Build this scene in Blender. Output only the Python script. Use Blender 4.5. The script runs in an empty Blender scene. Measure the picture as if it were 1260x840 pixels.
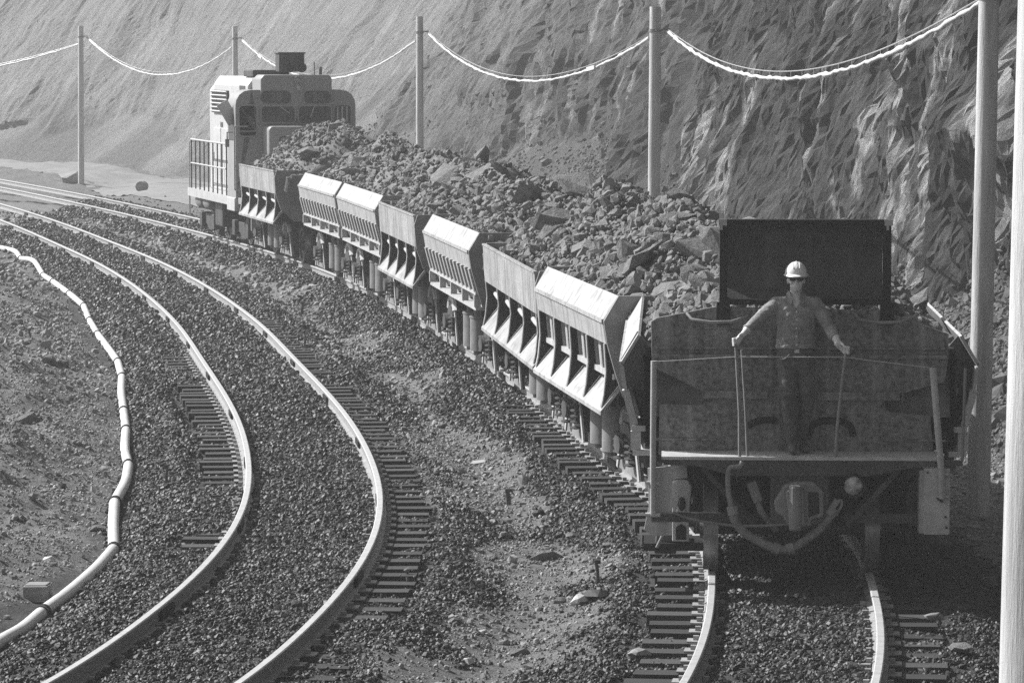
import bpy, bmesh, math, random
import numpy as np
from mathutils import Vector, Matrix, Quaternion

S = bpy.context.scene
COL = S.collection

# ------------------------------------------------------------------ camera
cam_d = bpy.data.cameras.new('camera')
cam = bpy.data.objects.new('camera', cam_d)
COL.objects.link(cam)
cam_d.sensor_width = 36.0
cam_d.lens = 36.0 * 4500.0 / 1260.0
cam_d.clip_start = 0.5
cam_d.clip_end = 3000.0
PITCH = math.atan(357.0 / 4500.0)
cam.location = (0, 0, 5.0)
cam.rotation_euler = (math.radians(90) - PITCH, 0, 0)
S.camera = cam

HAZE_D = 0.0009
# ------------------------------------------------------------------ light
SUN = Vector((-0.68, 0.34, 0.65)).normalized()
SUN_EL = math.asin(SUN.z)
SUN_ROT = math.atan2(SUN.x, SUN.y)
w = bpy.data.worlds.new('World')
S.world = w
w.use_nodes = True
nt = w.node_tree
bg = nt.nodes['Background']
sky = nt.nodes.new('ShaderNodeTexSky')
sky.sky_type = 'NISHITA'
sky.sun_disc = False
sky.sun_elevation = SUN_EL
sky.sun_rotation = SUN_ROT
sky.dust_density = 3.0
bw = nt.nodes.new('ShaderNodeRGBToBW')          # the photograph is black and white
nt.links.new(sky.outputs[0], bw.inputs[0])
nt.links.new(bw.outputs[0], bg.inputs['Color'])
bg.inputs['Strength'].default_value = 0.075
sl = bpy.data.lights.new('sun', 'SUN')
sl.energy = 4.6
sl.angle = math.radians(0.5)
sun = bpy.data.objects.new('sun', sl)
sun.rotation_mode = 'QUATERNION'
sun.rotation_quaternion = SUN.to_track_quat('Z', 'Y')
sun.location = (-60, 60, 90)
COL.objects.link(sun)
S.view_settings.view_transform = 'Standard'
S.view_settings.look = 'None'
S.view_settings.exposure = 0.8
S.view_settings.gamma = 1.0
try:
    S.cycles.volume_bounces = 1
    S.cycles.max_bounces = 6
    S.cycles.diffuse_bounces = 3
    S.cycles.glossy_bounces = 2
    S.cycles.use_denoising = False       # keeps the fine grain of gravel and rock
except Exception:
    pass

# ------------------------------------------------------------------ noise (numpy)
def _hash(i, j, k, seed):
    n = (i.astype(np.int64) * 374761393 + j.astype(np.int64) * 668265263 + k.astype(np.int64) * 2147483647 + seed * 1274126177) & 0xFFFFFFFF
    n = ((n ^ (n >> 13)) * 1274126177) & 0xFFFFFFFF
    n = ((n ^ (n >> 16)) * 2246822519) & 0xFFFFFFFF
    return ((n ^ (n >> 15)) & 0xFFFFFF) / float(0xFFFFFF)

def vnoise(x, y, z=None, seed=0):
    x = np.asarray(x, float); y = np.asarray(y, float)
    z = np.zeros_like(x) if z is None else np.asarray(z, float)
    i = np.floor(x); j = np.floor(y); k = np.floor(z)
    u = x - i; v = y - j; t = z - k
    u = u * u * (3 - 2 * u); v = v * v * (3 - 2 * v); t = t * t * (3 - 2 * t)
    r = 0
    for a in (0, 1):
        for b in (0, 1):
            for c in (0, 1):
                h = _hash(i + a, j + b, k + c, seed)
                r = r + h * (u if a else 1 - u) * (v if b else 1 - v) * (t if c else 1 - t)
    return r * 2 - 1

def fbm(x, y, z=None, oct=4, seed=0, gain=0.5, lac=2.03, ridged=False):
    x = np.asarray(x, float); y = np.asarray(y, float)
    z = np.zeros_like(x) if z is None else np.asarray(z, float)
    r = 0; a = 1.0; f = 1.0
    for o in range(oct):
        n = vnoise(x * f, y * f, z * f, seed + o * 17)
        if ridged:
            n = 1 - 2 * np.abs(n)
        r = r + a * n
        a *= gain; f *= lac
    return r

def worley(x, y, seed=0):
    """nearest-cell fracture pattern: per-cell random offset plus a tilted face, and distance to the crack"""
    i0 = np.floor(x); j0 = np.floor(y)
    d1 = np.full(np.shape(x), 9.0); d2 = d1.copy(); val = d1 * 0
    for a in (-1, 0, 1):
        for b in (-1, 0, 1):
            i = i0 + a; j = j0 + b; z = np.zeros_like(i)
            px = i + _hash(i, j, z, seed); py = j + _hash(i, j, z + 1, seed)
            dx = x - px; dy = y - py
            d = np.hypot(dx, dy)
            r = _hash(i, j, z + 2, seed) * 2 - 1
            v = r * .6 + dx * (_hash(i, j, z + 3, seed) * 2 - 1) * .9 + dy * (_hash(i, j, z + 4, seed) * 2 - 1) * .7
            near = d < d1
            d2 = np.where(near, d1, np.minimum(d2, d))
            val = np.where(near, v, val); d1 = np.where(near, d, d1)
    return val, d2 - d1

def smooth(a, b, x):
    t = np.clip((np.asarray(x, float) - a) / (b - a), 0, 1)
    return t * t * (3 - 2 * t)

# ------------------------------------------------------------------ materials: all neutral greys
def gmat(name, lo, hi, scale=3.0, rough=0.7, metal=0.0, bump=0.0, bscale=40.0, streak=0.0, streak_val=0.04,
         detail=6, spec=0.4, stretch=(1, 1, 1), rough_var=0.0, instance=False, bdist=0.02):
    m = bpy.data.materials.new(name)
    m.use_nodes = True
    t = m.node_tree; N = t.nodes; Lk = t.links
    b = N['Principled BSDF']
    tc = N.new('ShaderNodeTexCoord')
    mp = N.new('ShaderNodeMapping')
    mp.inputs['Scale'].default_value = stretch
    Lk.new(tc.outputs['Object'], mp.inputs[0])
    n1 = N.new('ShaderNodeTexNoise'); n1.inputs['Scale'].default_value = scale; n1.inputs['Detail'].default_value = detail
    n1.inputs['Roughness'].default_value = 0.62
    Lk.new(mp.outputs[0], n1.inputs['Vector'])
    rp = N.new('ShaderNodeValToRGB')
    rp.color_ramp.elements[0].position = 0.3; rp.color_ramp.elements[1].position = 0.7
    rp.color_ramp.elements[0].color = (lo, lo, lo, 1); rp.color_ramp.elements[1].color = (hi, hi, hi, 1)
    Lk.new(n1.outputs['Fac'], rp.inputs[0])
    col = rp.outputs[0]
    if instance:
        oi = N.new('ShaderNodeObjectInfo')
        mr = N.new('ShaderNodeMapRange')
        mr.inputs[3].default_value = 0.6; mr.inputs[4].default_value = 1.5
        Lk.new(oi.outputs['Random'], mr.inputs[0])
        vm = N.new('ShaderNodeVectorMath'); vm.operation = 'SCALE'
        Lk.new(col, vm.inputs[0]); Lk.new(mr.outputs[0], vm.inputs['Scale'])
        col = vm.outputs[0]
    if streak > 0:
        mp2 = N.new('ShaderNodeMapping'); mp2.inputs['Scale'].default_value = (9, 9, 0.55)
        Lk.new(tc.outputs['Object'], mp2.inputs[0])
        n2 = N.new('ShaderNodeTexNoise'); n2.inputs['Scale'].default_value = 1.0; n2.inputs['Detail'].default_value = 4
        Lk.new(mp2.outputs[0], n2.inputs['Vector'])
        r2 = N.new('ShaderNodeValToRGB')
        r2.color_ramp.elements[0].position = 0.52; r2.color_ramp.elements[1].position = 0.72
        r2.color_ramp.elements[0].color = (0, 0, 0, 1); r2.color_ramp.elements[1].color = (streak, streak, streak, 1)
        Lk.new(n2.outputs['Fac'], r2.inputs[0])
        mx = N.new('ShaderNodeMixRGB')
        mx.inputs[2].default_value = (streak_val, streak_val, streak_val, 1)
        Lk.new(r2.outputs[0], mx.inputs[0]); Lk.new(col, mx.inputs[1])
        col = mx.outputs[0]
    Lk.new(col, b.inputs['Base Color'])
    b.inputs['Roughness'].default_value = rough
    b.inputs['Metallic'].default_value = metal
    b.inputs['Specular IOR Level'].default_value = spec
    if rough_var > 0:
        m2 = N.new('ShaderNodeMapRange'); m2.inputs[3].default_value = rough - rough_var; m2.inputs[4].default_value = rough + rough_var
        Lk.new(n1.outputs['Fac'], m2.inputs[0]); Lk.new(m2.outputs[0], b.inputs['Roughness'])
    if bump > 0:
        n3 = N.new('ShaderNodeTexNoise'); n3.inputs['Scale'].default_value = bscale; n3.inputs['Detail'].default_value = 8
        n3.inputs['Roughness'].default_value = 0.7
        Lk.new(mp.outputs[0], n3.inputs['Vector'])
        bp = N.new('ShaderNodeBump'); bp.inputs['Strength'].default_value = bump; bp.inputs['Distance'].default_value = bdist
        Lk.new(n3.outputs['Fac'], bp.inputs['Height']); Lk.new(bp.outputs[0], b.inputs['Normal'])
    return m

MT = dict(
    ground=gmat('dark_gravel_dirt', 0.015, 0.045, 3.0, 0.8, bump=0.9, bscale=14, bdist=0.05),
    stone=gmat('ballast_stone', 0.012, 0.036, 9, 0.55, spec=0.38, instance=True),
    clod=gmat('dirt_clod', 0.16, 0.28, 6, 0.85, spec=0.2, instance=True),
    scree=gmat('scree_stone', 0.07, 0.14, 6, 0.85, spec=0.2, instance=True),
    rock=gmat('ore_rock', 0.12, 0.26, 3.5, 0.85, bump=0.9, bscale=7, spec=0.2, bdist=0.05, detail=12),
    rockfine=gmat('ore_rubble', 0.10, 0.22, 4, 0.85, bump=0.8, bscale=12, spec=0.2, bdist=0.05),
    sleeper=gmat('weathered_timber', 0.018, 0.05, 6, 0.75, bump=0.5, bscale=20, stretch=(0.4, 6, 6), instance=True),
    railtop=gmat('worn_rail_steel', 0.45, 0.6, 8, 0.38, metal=0.25, spec=0.6),
    railside=gmat('rusty_rail_side', 0.20, 0.32, 10, 0.6, spec=0.4, bump=0.2),
    white=gmat('white_car_paint', 0.29, 0.43, 2.4, 0.55, streak=0.75, streak_val=0.15, bump=0.35, bscale=3, spec=0.3, detail=10, bdist=0.06),
    whiteb=gmat('grimy_white_paint', 0.22, 0.40, 1.7, 0.6, streak=0.8, streak_val=0.12, bump=0.5, bscale=2.2, spec=0.25, detail=12, bdist=0.08),
    whitec=gmat('scraped_white_paint', 0.30, 0.44, 3.6, 0.5, streak=0.6, streak_val=0.13, bump=0.4, bscale=4, spec=0.3, detail=12, bdist=0.05),
    whiteold=gmat('scuffed_white_paint', 0.30, 0.50, 5, 0.55, streak=0.5, streak_val=0.14, bump=0.2, bscale=30),
    darksteel=gmat('dark_dirty_steel', 0.028, 0.075, 3.5, 0.55, streak=0.6, streak_val=0.12, bump=0.25, bscale=25, spec=0.4),
    black=gmat('black_greasy_steel', 0.005, 0.02, 5, 0.55, bump=0.3, bscale=30, spec=0.3, detail=12),
    plate=gmat('streaked_dark_plate', 0.035, 0.26, 22, 0.6, streak=0.8, streak_val=0.30, bump=0.3, bscale=14, spec=0.3, detail=12),
    greysteel=gmat('dusty_grey_steel', 0.14, 0.26, 4, 0.65, streak=0.4, streak_val=0.10, bump=0.2, bscale=25),
    lightsteel=gmat('pale_dusty_steel', 0.34, 0.48, 6, 0.6, streak=0.4, streak_val=0.2, bump=0.2, bscale=25),
    wheel=gmat('wheel_steel', 0.16, 0.32, 7, 0.4, metal=0.6),
    loco=gmat('locomotive_paint', 0.24, 0.31, 2.0, 0.5, streak=0.3, streak_val=0.28, spec=0.35, bump=0.05, bscale=8),
    locolight=gmat('pale_locomotive_paint', 0.40, 0.50, 2.0, 0.5, streak=0.25, streak_val=0.38, spec=0.35),
    deck=gmat('worn_bright_deck', 0.36, 0.56, 6, 0.5, metal=0.1, bump=0.2, bscale=25, streak=0.3, streak_val=0.2),
    cavity_shade=gmat('painted_cavity_shade', 0.004, 0.008, 5, 0.9, spec=0.05),  # near-black that paints the shade in grille gaps and cut-outs
    glass=gmat('dark_window_glass', 0.02, 0.035, 2, 0.1, spec=0.6),
    clear=gmat('side_window_glass', 0.5, 0.55, 2, 0.05, spec=0.5),
    board=gmat('dark_number_board', 0.05, 0.06, 2, 0.3),
    print=gmat('pale_lettering', 0.17, 0.2, 3, 0.6),
    lens=gmat('lamp_lens', 0.06, 0.6, 16, 0.15, metal=0.3),  # mottling stands for swirled reflections in the glass
    pole=gmat('sunbleached_pole', 0.36, 0.60, 3, 0.8, bump=0.5, bscale=9, streak=0.55, streak_val=0.16, stretch=(6, 6, 0.5), detail=12),
    cable=gmat('wrapped_cable', 0.5, 0.75, 7, 0.35, spec=0.5),
    wire=gmat('messenger_wire', 0.3, 0.45, 7, 0.4, metal=0.4),
    pipe=gmat('pale_plastic_pipe', 0.50, 0.66, 1.5, 0.45, streak=0.25, streak_val=0.3, bump=0.05),
    rubber=gmat('black_rubber', 0.03, 0.06, 9, 0.6),
    hose=gmat('dusty_hose', 0.12, 0.24, 14, 0.7, bump=0.3, bscale=50),
    wood=gmat('grey_timber_block', 0.16, 0.30, 4, 0.8, stretch=(1, 8, 8), bump=0.3),
    skin=gmat('skin', 0.52, 0.60, 12, 0.5, bump=0.1),
    denim=gmat('denim_shirt', 0.14, 0.33, 14, 0.85, bump=0.5, bscale=22),
    jeans=gmat('dark_jeans', 0.035, 0.13, 8, 0.9, bump=0.4, bscale=20),
    boot=gmat('dusty_boot', 0.05, 0.12, 12, 0.6),
    hat=gmat('hard_hat_shell', 0.62, 0.70, 3, 0.3),
    shades=gmat('sunglasses_black', 0.01, 0.012, 3, 0.15),
    hair=gmat('hair', 0.07, 0.12, 30, 0.7),
    button=gmat('pale_button', 0.7, 0.75, 3, 0.3),
)

MT['clear'].node_tree.nodes['Principled BSDF'].inputs['Transmission Weight'].default_value = 1.0
MT['clear'].node_tree.nodes['Principled BSDF'].inputs['IOR'].default_value = 1.02

# ------------------------------------------------------------------ object helpers
def link(o, parent=None):
    COL.objects.link(o)
    if parent is not None:
        o.parent = parent
    return o

def tag(o, label=None, cat=None, group=None, kind=None):
    if label: o['label'] = label
    if cat: o['category'] = cat
    if group: o['group'] = group
    if kind: o['kind'] = kind
    return o

def empty(name, loc=(0, 0, 0), rz=0.0, label=None, cat=None, group=None):
    o = bpy.data.objects.new(name, None)
    o.empty_display_size = 0.3
    o.location = loc
    o.rotation_euler = (0, 0, rz)
    COL.objects.link(o)
    return tag(o, label, cat, group)

def frame_from(d):
    d = Vector(d).normalized()
    up = Vector((0, 0, 1)) if abs(d.z) < 0.9 else Vector((1, 0, 0))
    a = up.cross(d).normalized()
    return a, d.cross(a).normalized()

class M:
    """collects faces of ONE mesh object"""
    def __init__(s):
        s.v = []; s.f = []; s.m = []; s.cur = 0
    def add(s, vs, fs):
        n = len(s.v)
        s.v += [tuple(p) for p in vs]
        s.f += [tuple(i + n for i in f) for f in fs]
        s.m += [s.cur] * len(fs)
        return s
    def mat(s, i):
        s.cur = i; return s
    def box(s, c, d, rot=None):
        hx, hy, hz = d[0] / 2, d[1] / 2, d[2] / 2
        vs = [Vector((x, y, z)) for x in (-hx, hx) for y in (-hy, hy) for z in (-hz, hz)]
        if rot is not None: vs = [rot @ p for p in vs]
        c = Vector(c)
        return s.add([p + c for p in vs], [(0, 1, 3, 2), (4, 6, 7, 5), (0, 4, 5, 1), (2, 3, 7, 6), (0, 2, 6, 4), (1, 5, 7, 3)])
    def bar(s, p0, p1, wd, th, up=(0, 0, 1)):
        p0 = Vector(p0); p1 = Vector(p1); d = (p1 - p0)
        L = d.length; d.normalize()
        a = Vector(up).cross(d)
        if a.length < 1e-3: a = Vector((1, 0, 0)).cross(d)
        a.normalize(); b = d.cross(a)
        vs = []
        for q in (p0, p1):
            for sa, sb in ((-1, -1), (1, -1), (1, 1), (-1, 1)):
                vs.append(q + a * (sa * wd / 2) + b * (sb * th / 2))
        return s.add(vs, [(3, 2, 1, 0), (4, 5, 6, 7), (0, 1, 5, 4), (1, 2, 6, 5), (2, 3, 7, 6), (3, 0, 4, 7)])
    def cyl(s, p0, p1, r0, r1=None, n=12, cap=True):
        r1 = r0 if r1 is None else r1
        p0 = Vector(p0); p1 = Vector(p1)
        a, b = frame_from(p1 - p0)
        vs = []
        for q, r in ((p0, r0), (p1, r1)):
            for i in range(n):
                t = 2 * math.pi * i / n
                vs.append(q + a * (r * math.cos(t)) + b * (r * math.sin(t)))
        fs = [(i, (i + 1) % n, n + (i + 1) % n, n + i) for i in range(n)]
        if cap: fs += [tuple(range(n - 1, -1, -1)), tuple(range(n, 2 * n))]
        return s.add(vs, fs)
    def tube(s, pts, r, n=8, cap=True):
        pts = [Vector(p) for p in pts]
        rs = r if isinstance(r, (list, tuple)) else [r] * len(pts)
        vs = []; pa = None
        for k, p in enumerate(pts):
            d = (pts[min(k + 1, len(pts) - 1)] - pts[max(k - 1, 0)]).normalized()
            if pa is None:
                a, b = frame_from(d)
            else:
                a = (pa - d * pa.dot(d))
                a = a.normalized() if a.length > 1e-5 else frame_from(d)[0]
                b = d.cross(a)
            pa = a
            for i in range(n):
                t = 2 * math.pi * i / n
                vs.append(p + a * (rs[k] * math.cos(t)) + b * (rs[k] * math.sin(t)))
        fs = []
        for k in range(len(pts) - 1):
            for i in range(n):
                fs.append((k * n + i, k * n + (i + 1) % n, (k + 1) * n + (i + 1) % n, (k + 1) * n + i))
        if cap:
            fs += [tuple(range(n - 1, -1, -1)), tuple(range((len(pts) - 1) * n, len(pts) * n))]
        return s.add(vs, fs)
    def prism(s, poly, fa, a, b):
        """poly: 2-D outline, fa(u,v,t)->xyz, extruded t from a to b"""
        n = len(poly)
        vs = [fa(u, v, a) for u, v in poly] + [fa(u, v, b) for u, v in poly]
        fs = [tuple(range(n - 1, -1, -1)), tuple(range(n, 2 * n))]
        fs += [(i, (i + 1) % n, n + (i + 1) % n, n + i) for i in range(n)]
        return s.add(vs, fs)
    def lathe(s, prof, o, axis=(0, 0, 1), n=24):
        """prof: (radius, height) pairs along axis"""
        o = Vector(o); ax = Vector(axis).normalized(); a, b = frame_from(ax)
        vs = []
        for r, h in prof:
            for i in range(n):
                t = 2 * math.pi * i / n
                vs.append(o + ax * h + a * (r * math.cos(t)) + b * (r * math.sin(t)))
        fs = []
        for k in range(len(prof) - 1):
            for i in range(n):
                fs.append((k * n + i, k * n + (i + 1) % n, (k + 1) * n + (i + 1) % n, (k + 1) * n + i))
        fs += [tuple(range(n - 1, -1, -1)), tuple(range((len(prof) - 1) * n, len(prof) * n))]
        return s.add(vs, fs)
    def ball(s, c, r, seg=12, rings=8, rot=None):
        r = (r, r, r) if isinstance(r, (int, float)) else r
        c = Vector(c); vs = []
        for j in range(1, rings):
            ph = math.pi * j / rings
            for i in range(seg):
                t = 2 * math.pi * i / seg
                p = Vector((r[0] * math.sin(ph) * math.cos(t), r[1] * math.sin(ph) * math.sin(t), r[2] * math.cos(ph)))
                if rot is not None: p = rot @ p
                vs.append(c + p)
        top = Vector((0, 0, r[2])); bot = Vector((0, 0, -r[2]))
        if rot is not None: top = rot @ top; bot = rot @ bot
        nt_ = len(vs); vs += [c + top, c + bot]
        fs = []
        for j in range(rings - 2):
            for i in range(seg):
                fs.append((j * seg + i, (j + 1) * seg + i, (j + 1) * seg + (i + 1) % seg, j * seg + (i + 1) % seg))
        for i in range(seg):
            fs.append((nt_, i, (i + 1) % seg))
            q = (rings - 2) * seg
            fs.append((nt_ + 1, q + (i + 1) % seg, q + i))
        return s.add(vs, fs)
    def mesh(s, name, mats, smooth_deg=None):
        me = bpy.data.meshes.new(name)
        me.from_pydata(s.v, [], s.f)
        for m in (mats if isinstance(mats, (list, tuple)) else [mats]):
            me.materials.append(m)
        if max(s.m, default=0) > 0:
            me.polygons.foreach_set('material_index', s.m)
        bm = bmesh.new(); bm.from_mesh(me)
        bmesh.ops.recalc_face_normals(bm, faces=bm.faces)
        if smooth_deg:
            for f in bm.faces: f.smooth = True
            lim = math.radians(smooth_deg)
            for e in bm.edges:
                e.smooth = len(e.link_faces) == 2 and e.calc_face_angle(0) < lim
        bm.to_mesh(me); bm.free()
        me.update()
        return me
    def obj(s, name, mats, parent=None, sm=None, bevel=0.0):
        o = bpy.data.objects.new(name, s.mesh(name, mats, sm))
        if bevel > 0:
            md = o.modifiers.new('edge', 'BEVEL'); md.width = bevel; md.segments = 2; md.limit_method = 'ANGLE'
        return link(o, parent)

def obj_of(me, name, parent=None, loc=(0, 0, 0), rot=(0, 0, 0), scale=(1, 1, 1)):
    o = bpy.data.objects.new(name, me)
    o.location = loc; o.rotation_euler = rot; o.scale = scale
    return link(o, parent)

def grid_obj(name, P, mat, parent=None, smooth=True):
    """P: (n, m, 3) array -> one sheet"""
    n, m = P.shape[:2]
    idx = np.arange(n * m).reshape(n, m)
    q = np.stack([idx[:-1, :-1], idx[1:, :-1], idx[1:, 1:], idx[:-1, 1:]], -1).reshape(-1, 4)
    me = bpy.data.meshes.new(name)
    me.vertices.add(n * m); me.vertices.foreach_set('co', P.reshape(-1).astype(np.float32))
    me.loops.add(q.size); me.loops.foreach_set('vertex_index', q.reshape(-1).astype(np.int32))
    me.polygons.add(len(q)); me.polygons.foreach_set('loop_start', np.arange(0, q.size, 4, dtype=np.int32))
    me.update(calc_edges=True)
    me.polygons.foreach_set('use_smooth', np.full(len(q), smooth))
    me.materials.append(mat)
    me.validate()
    o = bpy.data.objects.new(name, me)
    return link(o, parent)

def hull_rock(seed, n=22, flat=0.75):
    r = random.Random(seed)
    bm = bmesh.new()
    for i in range(n):
        p = Vector((r.gauss(0, 1), r.gauss(0, 1), r.gauss(0, 1))).normalized()
        p *= r.uniform(0.82, 1.12)
        bm.verts.new((p.x * 1.15, p.y, p.z * flat))
    res = bmesh.ops.convex_hull(bm, input=bm.verts)
    junk = list({e for e in res['geom_interior'] + res['geom_unused'] if isinstance(e, bmesh.types.BMVert)})
    if junk: bmesh.ops.delete(bm, geom=junk, context='VERTS')
    bmesh.ops.recalc_face_normals(bm, faces=bm.faces)
    me = bpy.data.meshes.new('rock')
    bm.to_mesh(me); bm.free()
    return me

ROCKS = [hull_rock(i, 20 + i % 9, 0.6 + 0.05 * (i % 6)) for i in range(14)]
for me_ in ROCKS: me_.materials.append(MT['rock'])
RK = []
for me_ in ROCKS:
    co = np.array([v.co[:] for v in me_.vertices]); fc = [tuple(p.vertices) for p in me_.polygons]
    RK.append((co, fc))

def rot_mats(n, rng, tilt=math.pi):
    q = rng.normal(size=(n, 4)); q /= np.linalg.norm(q, axis=1)[:, None]
    a, b, c, d = q.T
    return np.stack([np.stack([1 - 2 * (c * c + d * d), 2 * (b * c - a * d), 2 * (b * d + a * c)], -1),
                     np.stack([2 * (b * c + a * d), 1 - 2 * (b * b + d * d), 2 * (c * d - a * b)], -1),
                     np.stack([2 * (b * d - a * c), 2 * (c * d + a * b), 1 - 2 * (b * b + c * c)], -1)], -2)

def rubble_mesh(name, pts, sizes, mat, seed=0):
    """many small angular rocks as ONE mesh (stuff)"""
    rng = np.random.default_rng(seed)
    V = []; F = []; n0 = 0
    R = rot_mats(len(pts), rng)
    for i, (p, sz) in enumerate(zip(pts, sizes)):
        co, fc = RK[int(rng.integers(len(RK)))]
        V.append((co * sz) @ R[i].T + p)
        F += [tuple(j + n0 for j in f) for f in fc]
        n0 += len(co)
    me = bpy.data.meshes.new(name)
    me.from_pydata(np.concatenate(V).tolist(), [], F)
    me.materials.append(mat)
    return me

def stone_cloud(name, pts, scl, mat, seed, label=None):
    """hundreds of thousands of stones: points + instances, one stuff object"""
    rng = np.random.default_rng(seed)
    me = bpy.data.meshes.new(name)
    me.vertices.add(len(pts)); me.vertices.foreach_set('co', np.asarray(pts, np.float32).reshape(-1))
    a = me.attributes.new('stone_rot', 'FLOAT_VECTOR', 'POINT')
    a.data.foreach_set('vector', (rng.uniform(0, 6.283, (len(pts), 3))).astype(np.float32).reshape(-1))
    s3 = np.asarray(scl)[:, None] * rng.uniform(0.65, 1.3, (len(pts), 3))
    a = me.attributes.new('stone_scale', 'FLOAT_VECTOR', 'POINT')
    a.data.foreach_set('vector', s3.astype(np.float32).reshape(-1))
    o = link(bpy.data.objects.new(name, me))
    g = bpy.data.node_groups.new(name, 'GeometryNodeTree')
    g.interface.new_socket('Geometry', in_out='INPUT', socket_type='NodeSocketGeometry')
    g.interface.new_socket('Geometry', in_out='OUTPUT', socket_type='NodeSocketGeometry')
    N = g.nodes; Lk = g.links
    gi = N.new('NodeGroupInput'); go = N.new('NodeGroupOutput')
    jn = N.new('GeometryNodeGeometryToInstance')
    for k in range(4):
        ic = N.new('GeometryNodeMeshIcoSphere'); ic.inputs['Radius'].default_value = 1.0
        ic.inputs['Subdivisions'].default_value = 1 if k < 3 else 2
        sp = N.new('GeometryNodeSetPosition')
        rv = N.new('FunctionNodeRandomValue'); rv.data_type = 'FLOAT_VECTOR'
        rv.inputs[0].default_value = (-0.34,) * 3; rv.inputs[1].default_value = (0.34,) * 3
        rv.inputs['Seed'].default_value = k * 7 + seed
        Lk.new(ic.outputs[0], sp.inputs[0]); Lk.new(rv.outputs[0], sp.inputs['Offset'])
        hull = N.new('GeometryNodeConvexHull'); Lk.new(sp.outputs[0], hull.inputs[0])
        sm = N.new('GeometryNodeSetMaterial'); sm.inputs['Material'].default_value = mat
        Lk.new(hull.outputs[0], sm.inputs[0])
        ss = N.new('GeometryNodeSetShadeSmooth'); ss.inputs['Shade Smooth'].default_value = False
        Lk.new(sm.outputs[0], ss.inputs[0])
        Lk.new(ss.outputs[0], jn.inputs[0])
    ip = N.new('GeometryNodeInstanceOnPoints')
    ip.inputs['Pick Instance'].default_value = True
    Lk.new(gi.outputs[0], ip.inputs['Points']); Lk.new(jn.outputs[0], ip.inputs['Instance'])
    for nm, sock in (('stone_rot', 'Rotation'), ('stone_scale', 'Scale')):
        na = N.new('GeometryNodeInputNamedAttribute'); na.data_type = 'FLOAT_VECTOR'; na.inputs['Name'].default_value = nm
        if sock == 'Rotation':
            er = N.new('FunctionNodeEulerToRotation'); Lk.new(na.outputs[0], er.inputs[0]); Lk.new(er.outputs[0], ip.inputs['Rotation'])
        else:
            Lk.new(na.outputs[0], ip.inputs['Scale'])
    ri = N.new('FunctionNodeRandomValue'); ri.data_type = 'INT'
    for s_ in ri.inputs:
        if s_.name == 'Min' and s_.type == 'INT': s_.default_value = 0
        if s_.name == 'Max' and s_.type == 'INT': s_.default_value = 3
    outi = [s_ for s_ in ri.outputs if s_.type == 'INT'][0]
    Lk.new(outi, ip.inputs['Instance Index'])
    Lk.new(ip.outputs[0], go.inputs[0])
    md = o.modifiers.new('stones', 'NODES'); md.node_group = g
    return tag(o, label, None, None, 'stuff')
# ------------------------------------------------------------------ plan of the place
def spline(ks, vs):
    ks = np.array(ks, float); vs = np.array(vs, float); n = len(ks)
    h = np.diff(ks); A = np.eye(n); r = np.zeros(n)
    for i in range(1, n - 1):
        A[i, i - 1] = h[i - 1]; A[i, i] = 2 * (h[i - 1] + h[i]); A[i, i + 1] = h[i]
        r[i] = 6 * ((vs[i + 1] - vs[i]) / h[i] - (vs[i] - vs[i - 1]) / h[i - 1])
    m = np.linalg.solve(A, r)
    def f(x):
        x = np.asarray(x, float)
        i = np.clip(np.searchsorted(ks, x) - 1, 0, n - 2)
        a = ks[i]; b = ks[i + 1]; hh = b - a
        xc = np.clip(x, ks[0], ks[-1])
        A_ = (b - xc) / hh; B_ = (xc - a) / hh
        y = A_ * vs[i] + B_ * vs[i + 1] + ((A_ ** 3 - A_) * m[i] + (B_ ** 3 - B_) * m[i + 1]) * hh * hh / 6
        s0 = (vs[1] - vs[0]) / h[0]; s1 = (vs[-1] - vs[-2]) / h[-1]
        return y + np.where(x < ks[0], (x - ks[0]) * s0, 0) + np.where(x > ks[-1], (x - ks[-1]) * s1, 0)
    return f

T1 = spline([20, 24, 28, 32, 34, 36, 38, 40, 42.5, 45, 50, 55, 60, 66, 72, 80, 88, 96, 104, 112, 120, 130, 140, 155, 175],
            [-.05, 1.18, 2.01, 2.49, 2.63, 2.73, 2.76, 2.67, 2.40, 2.05, 1.53, .93, .269, -.566, -1.45, -2.80, -4.46, -6.42, -8.6, -10.88, -13.27, -16.39, -19.7, -24.9, -32.5])
T2 = spline([20, 24, 28, 32, 36, 40, 45, 50, 55, 60, 66, 72, 80, 88, 96, 104, 112, 120, 130, 140, 155, 175],
            [-5.6, -4.15, -3.09, -2.52, -2.23, -2.21, -2.51, -3.02, -3.67, -4.37, -5.22, -6.19, -7.66, -9.35, -11.25, -13.2, -15.27, -17.5, -20.6, -23.8, -28.75, -35.8])
GAUGE = 0.755

def dT(f, y):
    return (f(np.asarray(y) + 0.5) - f(np.asarray(y) - 0.5))

def offp(f, y, off, z=0.0):
    s = float(dT(f, y)); n = math.sqrt(1 + s * s)
    return Vector((float(f(y)) + off / n, y - off * s / n, z))

_Y = np.arange(28, 178, 0.05); _X = T1(_Y)
_L = np.r_[0, np.cumsum(np.hypot(np.diff(_X), np.diff(_Y)))]
def y_at(L):
    return float(np.interp(L, _L, _Y)) if L >= 0 else 28 + L
def heading(L):
    a = y_at(L - 2.4); b = y_at(L + 2.4)
    return -math.atan2(float(T1(b) - T1(a)), b - a)

_F = 4500.0
def unproj(x, y, z=0.0):
    """where a line of sight meets the level z; used once to survey where things stand"""
    u = (x - 630) / _F; v = -(y - 420) / _F
    c, s_ = math.cos(PITCH), math.sin(PITCH)
    dz = -s_ + v * c; t = (z - 5.0) / dz
    return Vector((u * t, (c + v * s_) * t, z))

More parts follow.
